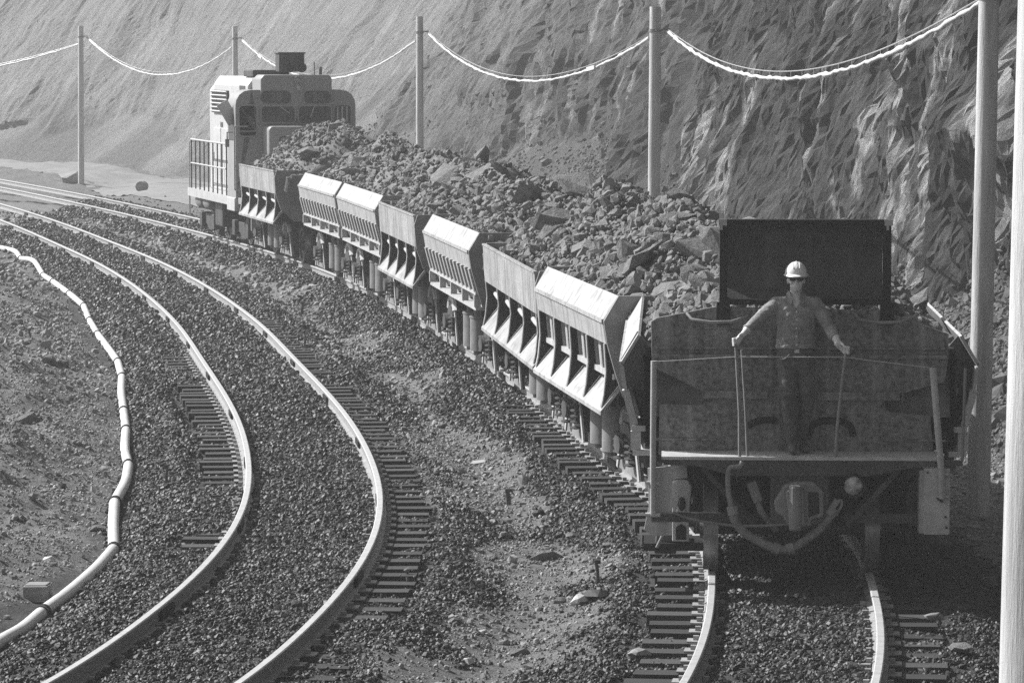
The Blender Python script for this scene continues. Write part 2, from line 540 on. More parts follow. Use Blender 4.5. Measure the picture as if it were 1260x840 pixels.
PIPE_PX = [(-30, 296), (0, 302), (20, 309), (25, 316), (42, 320), (53, 334), (65, 343), (85, 357), (103, 373), (110, 388), (120, 405), (136, 426),
           (145, 441), (150, 458), (149, 476), (152, 497), (155, 520), (153, 545), (158, 562), (155, 583), (141, 607), (139, 635), (140, 665), (120, 690), (86, 717),
           (52, 742), (28, 761), (0, 779), (-40, 806)]
PIPE = [unproj(x, y, -0.2) for x, y in PIPE_PX]
_py = np.array([p.y for p in PIPE])[::-1]; _px = np.array([p.x for p in PIPE])[::-1]
def pipe_x(y):
    return np.interp(y, _py, _px)

TOE = spline([-40, 0, 20, 42, 58, 75, 95, 112, 130, 147, 165, 182, 195, 215, 260],
             [9, 7.2, 6.2, 6.0, 5.6, 4.5, 2.0, -0.6, -4.6, -9.0, -13.2, -19.0, -27.3, -42, -80])

def gz(x, y, rough=True):
    x = np.asarray(x, float); y = np.asarray(y, float)
    base = -0.42 + 0.05 * fbm(x * .5, y * .35, seed=3, oct=3)
    base = base - 0.42 * smooth(118, 165, y)
    h = base
    for f, seed in ((T1, 1), (T2, 2)):
        s = dT(f, y); u = np.abs((x - f(y)) / np.sqrt(1 + s * s))
        b = -0.150 - np.clip(u - 1.45, 0, 9) * 0.30
        k = 0.05
        h = np.maximum(h, b) + k * np.exp(-np.abs(h - b) / k) * 0.35
    # left rubble bank beyond the pipe
    t = np.clip(pipe_x(y) - x, 0, 30)
    lump = fbm(x * 1.1, y * .7, seed=9, oct=4)
    bank = -0.34 + 0.17 * np.minimum(t, 4.5) + smooth(0.2, 1.6, t) * (0.16 * lump + 0.10)
    bank = bank - 1.3 * smooth(80, 118, y)
    h = np.where(t > 0, np.maximum(bank, h - 0.1 * t), h)
    if rough:
        h = h + 0.022 * fbm(x * 4, y * 4, seed=21, oct=3) + np.where(t > 0.2, 0.05 * fbm(x * 2.6, y * 2.6, seed=22, oct=3), 0)
    return h

def hit(px, py):
    """ground point seen along a line of sight (survey)"""
    z = -.3
    for _ in range(12):
        p = unproj(px, py, z); z = .5 * z + .5 * gz1(p.x, p.y)
    return Vector((p.x, p.y, gz1(p.x, p.y)))

def gz1(x, y):
    return float(gz(np.array([x]), np.array([y]))[0])

# exposed sleepers: (track, side, y0, y1)
EXPOSED = [('T1', -1, 27, 53, 1.0), ('T1', 1, 26, 35.5, .8), ('T2', -1, 43.0, 56.5, 1.0), ('T2', -1, 37.6, 38.9, .9), ('T2', 1, 33.0, 57, .86), ('T2', 1, 58, 72, .6), ('T2', -1, 56.5, 63, .5),
           ('T2', 1, 28, 33, .35)]
def exposure(x, y):
    e = np.zeros_like(np.asarray(x, float))
    for nm, sd, a, b, k in EXPOSED:
        f = T1 if nm == 'T1' else T2
        s = dT(f, y); u = sd * (x - f(y)) / np.sqrt(1 + s * s)
        e = np.maximum(e, k * smooth(.66, .8, u) * (1 - smooth(1.36, 1.62, u)) * smooth(a - .6, a + .5, y) * (1 - smooth(b - .5, b + .6, y)))
    return e * (.50 + .5 * smooth(-.25, .15, vnoise(np.asarray(x) * .9, np.asarray(y) * .9, seed=77)))

# ------------------------------------------------------------------ ground: one sheet out past the far slope
xs = np.unique(np.round(np.r_[np.arange(-260, -60, 12), np.arange(-60, -30, 1.5), np.arange(-30, -11, .5), np.arange(-11, 9, .13), np.arange(9, 30, 2), np.arange(30, 261, 14)], 3))
ys = np.unique(np.round(np.r_[np.arange(-25, 22, 3), np.arange(22, 62, .14), np.arange(62, 120, .4), np.arange(120, 220, 1.5), np.arange(220, 421, 12)], 3))
GX, GY = np.meshgrid(xs, ys, indexing='ij')
GZ = gz(GX, GY)
GZ = GZ - 0.13 * exposure(GX, GY)
ground = grid_obj('ground', np.stack([GX, GY, GZ], -1), MT['ground'])
tag(ground, 'dark gravel and dirt mine floor', None, None, 'structure')

def patch_mask_material():
    """dirt colours by place: pale dirt strip between the tracks, bank, road side - real colour of the soil"""
    m = MT['ground']; t = m.node_tree; N = t.nodes; Lk = t.links
    b = N['Principled BSDF']
    src = b.inputs['Base Color'].links[0].from_socket
    at = N.new('ShaderNodeAttribute'); at.attribute_name = 'soil'
    tc = N.new('ShaderNodeTexCoord')
    n = N.new('ShaderNodeTexNoise'); n.inputs['Scale'].default_value = 5; n.inputs['Detail'].default_value = 9; n.inputs['Roughness'].default_value = .7
    Lk.new(tc.outputs['Object'], n.inputs['Vector'])
    r = N.new('ShaderNodeValToRGB')
    r.color_ramp.elements[0].position = .33; r.color_ramp.elements[1].position = .68
    r.color_ramp.elements[0].color = (.06,) * 3 + (1,); r.color_ramp.elements[1].color = (.17,) * 3 + (1,)
    Lk.new(n.outputs['Fac'], r.inputs[0])
    mx = N.new('ShaderNodeMixRGB')
    Lk.new(at.outputs['Fac'], mx.inputs[0]); Lk.new(src, mx.inputs[1]); Lk.new(r.outputs[0], mx.inputs[2])
    Lk.new(mx.outputs[0], b.inputs['Base Color'])
patch_mask_material()

def uT(f, x, y):
    s = dT(f, y); return (x - f(y)) / np.sqrt(1 + s * s)

def soil(x, y):
    u1 = uT(T1, x, y); u2 = uT(T2, x, y)
    nz = fbm(x * .9, y * .45, seed=31, oct=4)
    mid = smooth(1.6, 2.05, u2 + .5 * nz) * smooth(1.75, 2.15, -u1 + .5 * nz)
    left = smooth(0.0, 0.5, pipe_x(y) - x + .25 * nz)
    right = smooth(2.05, 2.5, u1 + .3 * nz)
    far = smooth(2.5, 3.5, u1 + .5 * nz)
    return np.clip(np.maximum.reduce([mid, left, right, far]), 0, 1)

at = ground.data.attributes.new('soil', 'FLOAT', 'POINT')
at.data.foreach_set('value', soil(GX, GY).reshape(-1).astype(np.float32))

# ------------------------------------------------------------------ quarry face
def build_cliff():
    sy = np.unique(np.round(np.r_[np.arange(-20, 40, 3), np.arange(40, 100, .065), np.arange(100, 236, .14), np.arange(236, 262, 4)], 3))
    vv = np.unique(np.round(np.r_[np.arange(0, 11.5, .19), np.arange(11.5, 40, 1.0)], 3))
    tx = TOE(sy); s = dT(TOE, sy)
    s = np.convolve(np.pad(s, 6, mode='edge'), np.ones(13) / 13, 'valid')
    n = np.sqrt(1 + s * s)
    nx = 1 / n; ny = -s / n                      # pointing into the hill
    Yg, V = np.meshgrid(sy, vv, indexing='ij')
    Ls = np.r_[0, np.cumsum(np.hypot(np.diff(tx), np.diff(sy)))]
    Lg = np.repeat(Ls[:, None], len(vv), 1)
    # talus height varies along the wall; a big scree cone lies behind the locomotive
    tal = 1.4 + 1.2 * vnoise(Lg * .07, Lg * 0, seed=5) + .6 * vnoise(Lg * .31, Lg * 0, seed=6)
    tal = tal + 2.6 * np.exp(-((Yg - 152) / 15) ** 2) + 1.8 * np.exp(-((Yg - 118) / 9) ** 2) + .8 * np.exp(-((Yg - 52) / 10) ** 2) + 1.0 * smooth(165, 190, Yg)
    tal = np.clip(tal, .5, 9)
    c35, s35 = math.cos(math.radians(35)), math.sin(math.radians(35))
    st = np.minimum(V, tal / s35)
    rest = V - st
    ang = np.radians(71 - 22 * smooth(100, 175, Yg))
    hor = st * c35 + rest * np.cos(ang)
    hz = st * s35 + rest * np.sin(ang)
    rock = smooth(0, .5, rest)                  # 0 on talus, 1 on the wall
    # steep blasted face: irregular facets of real size, ribs leaning with the bedding
    rg = np.random.default_rng(8)
    q = Lg - hz * .30
    wq = q + .5 * fbm(q * .6, hz * .5, seed=42, oct=2)
    soft = 1 - .62 * smooth(112, 165, Yg)
    w1, c1 = worley(wq * .40, hz * .13 + 7, 3)
    big = fbm(Lg * .12, hz * .16, seed=41, oct=3) * .55
    ribs = w1 * .55 * smooth(0, .30, c1)
    mid = fbm(wq * .75, hz * .22, seed=43, oct=3, ridged=True) * .26
    fine = rg.normal(0, .016, Lg.shape) + fbm(wq * 4.5, hz * 1.3, seed=49, oct=2) * .045 + fbm(wq * 1.5, hz * .55, seed=46, oct=3, gain=.6) * .17 + fbm(wq * 3.1, hz * .9, seed=47, oct=2, ridged=True) * .06
    dis = rock * (big + (ribs + mid + fine) * soft)
    jl = rg.uniform(-.42, .42, Lg.shape) * .07 * rock; jv = rg.uniform(-.42, .42, Lg.shape) * .17 * rock
    dis = dis + (1 - rock) * (.12 * fbm(Lg * .6, V * .5, seed=47, oct=3) + .05 * fbm(Lg * 2.2, V * 2.6, seed=49, oct=3))
    out = -dis                                   # towards the camera side
    X = tx[:, None] + nx[:, None] * (hor + out * -1)
    Y = sy[:, None] + ny[:, None] * (hor + out * -1)
    tl_x = s / n; tl_y = 1 / n                   # along the wall
    X = X + tl_x[:, None] * jl * (Yg > 41) + nx[:, None] * jv * np.cos(ang); Y = Y + tl_y[:, None] * jl * (Yg > 41)
    Z = hz - .75 - .35 * smooth(150, 185, Yg) + jv * np.sin(ang)
    o = grid_obj('quarry_face', np.stack([X, Y, Z], -1), MT['rock'], smooth=False)
    bm = bmesh.new(); bm.from_mesh(o.data)
    rt = random.Random(3)
    A_ = [f for f in bm.faces if rt.random() < .5]; B_ = list(set(bm.faces) - set(A_))
    bmesh.ops.triangulate(bm, faces=A_, quad_method='FIXED'); bmesh.ops.triangulate(bm, faces=B_, quad_method='ALTERNATE')
    bm.to_mesh(o.data); bm.free()
    npol = len(o.data.polygons); pv = np.empty(len(o.data.loops), np.int32); o.data.loops.foreach_get('vertex_index', pv)
    o.data.polygons.foreach_set('use_smooth', (rock.reshape(-1)[pv].reshape(-1, 3).mean(1) < .6))
    a = o.data.attributes.new('wall', 'FLOAT', 'POINT')
    a.data.foreach_set('value', rock.reshape(-1).astype(np.float32))
    pale_streak = smooth(.42, .62, fbm(wq * 1.15, hz * .055, V * .02, seed=61, oct=4) * .8 + .18 * vnoise(q * .05, hz * .2, seed=62)) * rock * (1 - .8 * smooth(100, 140, Yg))  # long pale streaks mixed into the wall colour
    a = o.data.attributes.new('pale_streak', 'FLOAT', 'POINT')
    a.data.foreach_set('value', pale_streak.reshape(-1).astype(np.float32))
    a = o.data.attributes.new('painted_haze', 'FLOAT', 'POINT')  # far slope paled in its colour for haze, plus pale spill streaks
    spill_haze = smooth(.5, 6.5, hz + 2.2 * fbm(Lg * .35, hz * .08, seed=64, oct=3))
    a.data.foreach_set('value', (smooth(95, 185, Yg + 6 * vnoise(Lg * .1, hz * .3, seed=63)) * (.25 + 1.5 * spill_haze)).reshape(-1).astype(np.float32))
    a = o.data.attributes.new('bedding', 'FLOAT_VECTOR', 'POINT')
    a.data.foreach_set('vector', np.stack([q * .8, hz * .35, V * .05], -1).reshape(-1).astype(np.float32))
    m = bpy.data.materials.new('quarry_rock'); m.use_nodes = True
    t = m.node_tree; N = t.nodes; Lk = t.links; b = N['Principled BSDF']
    at = N.new('ShaderNodeAttribute'); at.attribute_name = 'bedding'
    tc = N.new('ShaderNodeTexCoord')
    n1 = N.new('ShaderNodeTexNoise'); n1.inputs['Scale'].default_value = 2.2; n1.inputs['Detail'].default_value = 10; n1.inputs['Roughness'].default_value = .7
    Lk.new(at.outputs['Vector'], n1.inputs['Vector'])
    r = N.new('ShaderNodeValToRGB')
    r.color_ramp.elements[0].position = .34; r.color_ramp.elements[1].position = .68
    r.color_ramp.elements[0].color = (.035,) * 3 + (1,); r.color_ramp.elements[1].color = (.125,) * 3 + (1,)
    Lk.new(n1.outputs['Fac'], r.inputs[0])
    n2 = N.new('ShaderNodeTexNoise'); n2.inputs['Scale'].default_value = 4; n2.inputs['Detail'].default_value = 10; n2.inputs['Roughness'].default_value = .75
    Lk.new(tc.outputs['Object'], n2.inputs['Vector'])
    r2 = N.new('ShaderNodeValToRGB')
    r2.color_ramp.elements[0].position = .3; r2.color_ramp.elements[1].position = .72
    r2.color_ramp.elements[0].color = (.06,) * 3 + (1,); r2.color_ramp.elements[1].color = (.14,) * 3 + (1,)
    Lk.new(n2.outputs['Fac'], r2.inputs[0])
    aw = N.new('ShaderNodeAttribute'); aw.attribute_name = 'wall'
    afa = N.new('ShaderNodeAttribute'); afa.attribute_name = 'painted_haze'
    mx = N.new('ShaderNodeMixRGB'); Lk.new(aw.outputs['Fac'], mx.inputs[0]); Lk.new(r2.outputs[0], mx.inputs[1]); Lk.new(r.outputs[0], mx.inputs[2])
    av = N.new('ShaderNodeAttribute'); av.attribute_name = 'pale_streak'
    n4 = N.new('ShaderNodeTexNoise'); n4.inputs['Scale'].default_value = 5; n4.inputs['Detail'].default_value = 6
    Lk.new(at.outputs['Vector'], n4.inputs['Vector'])
    ml = N.new('ShaderNodeMath'); ml.operation = 'MULTIPLY'; Lk.new(av.outputs['Fac'], ml.inputs[0])
    r4 = N.new('ShaderNodeValToRGB'); r4.color_ramp.elements[0].position = .38; r4.color_ramp.elements[1].position = .58
    Lk.new(n4.outputs['Fac'], r4.inputs[0]); Lk.new(r4.outputs[0], ml.inputs[1])
    mv = N.new('ShaderNodeMixRGB'); mv.inputs[2].default_value = (.48, .48, .48, 1)
    Lk.new(ml.outputs[0], mv.inputs[0]); Lk.new(mx.outputs[0], mv.inputs[1])
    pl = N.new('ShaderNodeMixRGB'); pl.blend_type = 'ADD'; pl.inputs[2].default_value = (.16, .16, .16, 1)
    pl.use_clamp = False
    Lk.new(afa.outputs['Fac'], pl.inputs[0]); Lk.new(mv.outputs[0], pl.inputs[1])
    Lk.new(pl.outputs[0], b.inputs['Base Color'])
    b.inputs['Roughness'].default_value = .8; b.inputs['Specular IOR Level'].default_value = .25
    n3 = N.new('ShaderNodeTexNoise'); n3.inputs['Scale'].default_value = 5; n3.inputs['Detail'].default_value = 10; n3.inputs['Roughness'].default_value = .72
    mm = N.new('ShaderNodeMixRGB'); mm.blend_type = 'MIX'
    Lk.new(tc.outputs['Object'], n3.inputs['Vector'])
    n5 = N.new('ShaderNodeTexNoise'); n5.inputs['Scale'].default_value = 4; n5.inputs['Detail'].default_value = 10; n5.inputs['Roughness'].default_value = .7
    Lk.new(at.outputs['Vector'], n5.inputs['Vector'])
    mm.inputs[0].default_value = .4; Lk.new(n3.outputs['Fac'], mm.inputs[1]); Lk.new(n5.outputs['Fac'], mm.inputs[2])
    bp = N.new('ShaderNodeBump'); bp.inputs['Strength'].default_value = 1.0; bp.inputs['Distance'].default_value = .30
    Lk.new(mm.outputs[0], bp.inputs['Height'])
    n6 = N.new('ShaderNodeTexNoise'); n6.inputs['Scale'].default_value = 9; n6.inputs['Detail'].default_value = 8; n6.inputs['Roughness'].default_value = .8
    mp6 = N.new('ShaderNodeMapping'); mp6.inputs['Scale'].default_value = (1, .45, 1)
    Lk.new(tc.outputs['Object'], mp6.inputs[0]); Lk.new(mp6.outputs[0], n6.inputs['Vector'])
    bp2 = N.new('ShaderNodeBump'); bp2.inputs['Strength'].default_value = 1.0; bp2.inputs['Distance'].default_value = .16
    Lk.new(n6.outputs['Fac'], bp2.inputs['Height']); Lk.new(bp.outputs[0], bp2.inputs['Normal']); Lk.new(bp2.outputs[0], b.inputs['Normal'])
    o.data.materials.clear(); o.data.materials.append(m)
    tag(o, 'steep blasted quarry rock face with scree at its foot', None, None, 'structure')
    def surf(yq, v):
        i = int(np.argmin(np.abs(sy - yq))); j = int(np.argmin(np.abs(vv - v)))
        return np.array([X[i, j], Y[i, j], Z[i, j]])
    return o, X, Y, Z, tal / s35
cliff, CX, CY, CZ, CT = build_cliff()

def scree():
    """loose rock on the talus slopes"""
    rng = np.random.default_rng(5)
    P = []; SZ = []
    n, m = CX.shape
    for _ in range(110000):
        i = int(rng.integers(0, n)); 
        if not (38 < CY[i, 0] < 150): continue
        jmax = CT[i, 0] / .19 * (0.85 + .5 * rng.random())
        j = int(rng.random() * min(jmax, 56))
        y = CY[i, j]
        keep = 1.0 if y < 80 else (.55 if y < 115 else .12)
        if rng.random() > keep: continue
        f_ = rng.random(); i2 = min(i + 1, n - 1); g_ = rng.random(); j2 = j + 1
        pa = [(1 - f_) * (1 - g_) * A[i, j] + f_ * (1 - g_) * A[i2, j] + (1 - f_) * g_ * A[i, j2] + f_ * g_ * A[i2, j2] for A in (CX, CY, CZ)]
        P.append((pa[0], pa[1], pa[2] + .01))
        r = rng.random()
        SZ.append((.02 + .035 * rng.random() + (.14 * rng.random() if r > .985 else 0)) * (1 + .004 * max(0, y - 60)))
    stone_cloud('scree', P, SZ, MT['scree'], 17, 'loose scree rubble at the foot of the quarry face')
scree()

# haul road at the far left, 5 mm above the ground
yy = np.r_[np.arange(120, 200, 1.0), np.arange(200, 262, 4)]
rows = []
for y in yy:
    s = float(dT(TOE, y)); nn = math.sqrt(1 + s * s); t = float(TOE(y))
    row = []
    for k in np.linspace(0, 1, 9):
        off = -6.5 + 5.6 * k
        px = t + off / nn; py = y - off * s / nn
        row.append((px, py, gz1(px, py) + .03 + .10 * math.sin(math.pi * k)))
    rows.append(row)
road_m = gmat('pale_haul_road', .17, .25, 1.2, .9, bump=.4, bscale=6, spec=.2)
tag(grid_obj('haul_road', np.array(rows), road_m), 'pale dusty haul road at the foot of the far slope', None, None, 'structure')

# ------------------------------------------------------------------ ballast stones
def scatter_ballast():
    rng = np.random.default_rng(11)
    P = []; Z = []
    for y0, y1, dens, sz in ((26, 38, 1700, .0125), (38, 50, 1300, .0145), (50, 66, 800, .019), (66, 90, 520, .022), (90, 128, 190, .028), (128, 165, 70, .035)):
        x0 = min(float(T2(y0)), float(T2(y1))) - 5; x1 = max(float(T1(y0)), float(T1(y1)), float(T1(min(36, y1)))) + 3.2
        n = int((x1 - x0) * (y1 - y0) * dens)
        x = rng.uniform(x0, x1, n); y = rng.uniform(y0, y1, n)
        u1 = uT(T1, x, y); u2 = uT(T2, x, y)
        so = soil(x, y)
        keep = (1 - .985 * so) * (x > pipe_x(y) - .1)
        ex = exposure(x, y)
        keep = keep * (1 - .84 * ex)
        clump = .72 + .5 * vnoise(x * 1.7, y * 1.7, seed=51)
        k = rng.random(n) < keep * clump
        for u in (u1, u2):                        # not on the rail itself
            k &= np.abs(np.abs(u) - GAUGE) > .075
        k &= (np.abs(x) < .16 * y)
        x = x[k]; y = y[k]
        z = gz(x, y) - .13 * exposure(x, y)
        s = sz * np.minimum(np.exp(rng.normal(0, .45, len(x))), 2.3)
        P.append(np.stack([x, y, z + s * .35], -1)); Z.append(s)
    return np.concatenate(P), np.concatenate(Z)
bp_, bs_ = scatter_ballast()
stone_cloud('ballast_gravel', bp_, bs_, MT['stone'], 3, 'dark glinting ballast gravel between and beside the rails')

def scatter_dirt():
    rng = np.random.default_rng(12)
    P = []; Z = []
    for y0, y1, dens, sz in ((26, 40, 620, .0085), (40, 56, 420, .011), (56, 80, 160, .017), (80, 120, 30, .045)):
        x0 = -.155 * y1; x1 = .155 * y1
        n = int((x1 - x0) * (y1 - y0) * dens)
        x = rng.uniform(x0, x1, n); y = rng.uniform(y0, y1, n)
        t = pipe_x(y) - x
        so = soil(x, y) * np.where(t > .1, 1.5, 1.2)
        k = (rng.random(n) < so * (.75 + .5 * vnoise(x * 1.3, y * 1.3, seed=52))) & (x < TOE(y) + 1)
        x = x[k]; y = y[k]
        s = sz * np.exp(rng.normal(0, .5, len(x)))
        s = np.minimum(s, .08)
        P.append(np.stack([x, y, gz(x, y) + s * .25], -1)); Z.append(s)
    return np.concatenate(P), np.concatenate(Z)
dp_, ds_ = scatter_dirt()
stone_cloud('dirt_rubble', dp_, ds_, MT['clod'], 4, 'small dusty rubble on the bank and the dirt strips')

# ------------------------------------------------------------------ railway tracks
RAIL = [(-.068, -.16), (.068, -.16), (.068, -.148), (.012, -.13), (.010, -.045), (.036, -.035), (.037, -.008), (.028, 0), (-.028, 0), (-.037, -.008), (-.036, -.035), (-.010, -.045), (-.012, -.13), (-.068, -.148)]
def rail_mesh(f, off, ys):
    n = len(RAIL); vs = []; fs = []; mi = []
    for y in ys:
        s = float(dT(f, y)); nn = math.sqrt(1 + s * s)
        for u, z in RAIL:
            o_ = off + u
            vs.append((float(f(y)) + o_ / nn, y - o_ * s / nn, z))
    for k in range(len(ys) - 1):
        for i in range(n):
            fs.append((k * n + i, k * n + (i + 1) % n, (k + 1) * n + (i + 1) % n, (k + 1) * n + i))
            mi.append(1 if i in (6, 7, 8) else 0)
    me = bpy.data.meshes.new('rail'); me.from_pydata(vs, [], fs)
    me.materials.append(MT['railside']); me.materials.append(MT['railtop'])
    me.polygons.foreach_set('material_index', mi)
    bm = bmesh.new(); bm.from_mesh(me); bmesh.ops.recalc_face_normals(bm, faces=bm.faces); bm.to_mesh(me); bm.free()
    return me

def sleeper_mesh(seed):
    r = random.Random(seed); m = M()
    m.box((0, 0, -.105), (2.6, .235, .21))
    me = m.mesh('sleeper', MT['sleeper'])
    return me
SLP = [sleeper_mesh(i) for i in range(1)]

def build_track(f, label, sleepers):
    tr = empty('railway_track', (0, 0, 0), 0, label, 'railway track', 'railway tracks in the mine')
    ys = np.r_[np.arange(14, 80, .5), np.arange(80, 176, 1.2)]
    for sd in (-1, 1):
        obj_of(rail_mesh(f, sd * GAUGE, ys), 'rail', tr)
    rng = random.Random(7)
    y = sleepers[0]
    plates = M()
    while y < sleepers[1]:
        s = float(dT(f, y)); nn = math.sqrt(1 + s * s)
        a = -math.atan(s)
        obj_of(SLP[0], 'sleeper', tr, (float(f(y)) + rng.uniform(-.05, .05), y, -.165 + rng.uniform(-.012, .004)), (0, rng.uniform(-.006, .006), a + rng.uniform(-.02, .02)))
        for sd in (-1, 1):
            p = offp(f, y, sd * GAUGE, -.160)
            R = Matrix.Rotation(a, 3, 'Z')
            plates.box(p, (.36, .19, .014), R)
            for q in (-1, 1):
                e = offp(f, y, sd * GAUGE + q * .10, -.135)
                plates.box(e, (.05, .05, .04), R)
        y += .53 / nn
    plates.obj('tie_plates', MT['railside'], tr)['kind'] = 'stuff'
    for sd in (-1, 1):                            # joint bars
        for k in range(15):
            y = 33 + k * 6.1 + (2.2 if sd > 0 else 0)
            m = M()
            for q in (-1, 1):
                c = offp(f, y, sd * GAUGE + q * .032, -.085)
                m.box(c, (.03, .62, .075), Matrix.Rotation(-math.atan(float(dT(f, y))), 3, 'Z'))
            m.obj('joint_bar', MT['black'], tr)
    return tr
build_track(T1, 'curving railway track under the loaded ore train', (26, 63))
build_track(T2, 'empty curving railway track beside the pale pipe, left of the train', (26, 76))

# ------------------------------------------------------------------ pale jointed pipeline on the left
def build_pipeline():
    root = empty('pipeline', PIPE[14], 0, 'long pale jointed pipe snaking along the foot of the rubble bank', 'pipeline')
    inv = Vector(PIPE[14])
    pts = [Vector((p.x, p.y, max(gz1(p.x, p.y) + .055, -.30))) for p in PIPE]
    dens = []
    for k in range(len(pts) - 1):
        dens.append(pts[k])
    dens.append(pts[-1])
    # sections about two path points long, gently bent
    cuts = [0, 1, 3, 5, 6, 7, 8, 9, 10, 12, 13, 15, 16, 18, 20, 22, 25, 28]
    for k, e in zip(cuts[:-1], cuts[1:]):
        seg = []
        for i in range(k, e):
            a, b = pts[i], pts[i + 1]
            for t in np.linspace(0, 1, 6)[:-1]:
                h00 = a.lerp(b, float(t))
                seg.append(h00)
        seg.append(pts[e])
        for _ in range(3):
            seg = [seg[0]] + [(seg[i - 1] + seg[i] * 2 + seg[i + 1]) / 4 for i in range(1, len(seg) - 1)] + [seg[-1]]
        M().tube([p - inv for p in seg], .064, 14).obj('pipe_section', MT['pipe'], root, 50)
        d = (seg[-1] - seg[-2]).normalized()
        c = M()
        for off in (-.07, .045):
            c.cyl(seg[-1] - inv + d * off, seg[-1] - inv + d * (off + .028), .075, n=14)
        c.cyl(seg[-1] - inv - d * .05, seg[-1] - inv + d * .055, .067, n=14)
        c.obj('coupling', MT['rubber'], root, 40)
    return root
build_pipeline()

# ------------------------------------------------------------------ poles and the cable
POLES = [  # top x,y offset, base point, height, radius, label
    ((1.99, 14.0, -.35), (2.08, 14.0, 5.75), .150, 'stout pale pole cut off by the right edge of the picture'),
    ((5.42, 42.3, -.40), (5.50, 42.3, 6.1), .125, 'round pale wooden pole standing just right of the dark car end'),
    ((2.90, 75.0, -.40), (2.93, 75.0, 5.9), .125, 'tall pole rising behind the rock loads left of the raised headboard'),
    ((-2.82, 112.0, -.45), (-2.82, 112.0, 6.05), .115, 'slim pole rising just right of the locomotive cab'),
    ((-10.95, 145.0, -.7), (-10.95, 145.0, 5.97), .115, 'pole whose top shows directly above the locomotive roof'),
    ((-18.85, 160.0, -.85), (-18.80, 160.0, 6.1), .125, 'slim pole beside the haul road left of the locomotive'),
]
pole_top = []
for b, t, r, lab in POLES:
    b = Vector(b); t = Vector(t)
    root = empty('utility_pole', b, 0, lab, 'pole', 'poles along the track')
    m = M()
    pts = [Vector((0, 0, -.6)).lerp(t - b, k / 9) if k else Vector((0, 0, -.6)) for k in range(10)]
    m.tube(pts, [r * (1.10 - .16 * k / 9) for k in range(10)], 18)
    m.obj('shaft', MT['pole'], root, 40)
    br = M(); q = (t - b) - Vector((0, 0, .48))
    br.tube([q + Vector((0, -r - .02, 0)), q + Vector((r + .05, -r * .5, .02)), q + Vector((r + .16, 0, .03))], .022, 6)
    br.obj('cable_hook', MT['greysteel'], root)
    bd = M(); bd.cyl(q + Vector((0, 0, -.03)), q + Vector((0, 0, .03)), r * .985 + .012, n=18); bd.obj('band', MT['greysteel'], root, 40)
    pole_top.append(t)

def cable(a, b, sag, label, bundle=True):
    """wrapped cable lashed under a messenger wire"""
    a = Vector(a); b = Vector(b); mid = (a + b) / 2
    root = empty('overhead_cable', a, 0, label, 'cable', 'cable spans between the poles')
    rng = random.Random(int(a.y * 10)); n = 110
    P = []; W = []; R = []
    for k in range(n + 1):
        t = k / n; p = a.lerp(b, t)
        p.z -= sag * 4 * t * (1 - t)
        g = .02 + .075 * (4 * t * (1 - t)) ** .6
        W.append(p + Vector((0, 0, g)) - a)
        P.append(p - a + Vector((0, 0, -.02 + .012 * rng.uniform(-1, 1))))
        R.append(.024 + .014 * rng.random() + (.016 if rng.random() > .9 else 0))
    M().tube(P, R, 8).obj('wrapped_cable', MT['cable'], root, 60)
    wi = M().tube(W, .010, 6).obj('messenger_wire', MT['wire'], root, 60)
    ls = M()
    for k in range(3, n - 2, 4):
        ls.cyl(P[k], W[k], .006, n=4)
    ls.obj('lashing', MT['wire'], root)
    if bundle:
        k = 88 if bundle == 2 else 14
        M().bar(P[k] , P[k + 3], .13, .09).obj('cable_splice', MT['cable'], root)
T_ = pole_top
def hk(i, dz=0, dx=.25):
    return (T_[i].x + dx, T_[i].y, T_[i].z - .48 + dz)
cable(hk(2), (T_[1].x - .1, T_[1].y, T_[1].z - .52), .92, 'sagging white cable between the two right-hand poles', False)
cable(hk(3), (T_[2].x - .12, T_[2].y, T_[2].z - .62), 1.15, 'sagging white cable spanning above the rock loads', 2)
cable(hk(4), (T_[3].x - .12, T_[3].y, T_[3].z - .72), 1.35, 'cable span passing behind the locomotive roof and horns', 1)
cable(hk(5), (T_[4].x - .12, T_[4].y, T_[4].z - .80), 1.35, 'cable span between the two poles left of the locomotive cab', False)
cable((-40, 178, 5.4), (T_[5].x - .12, T_[5].y, T_[5].z - .8), 1.6, 'cable span running out of the picture at the far left', False)
# ------------------------------------------------------------------ side-dump cars
def xz(poly, m, y0, y1):
    m.prism(poly, lambda u, v, t: (u, t, v), y0, y1); return m

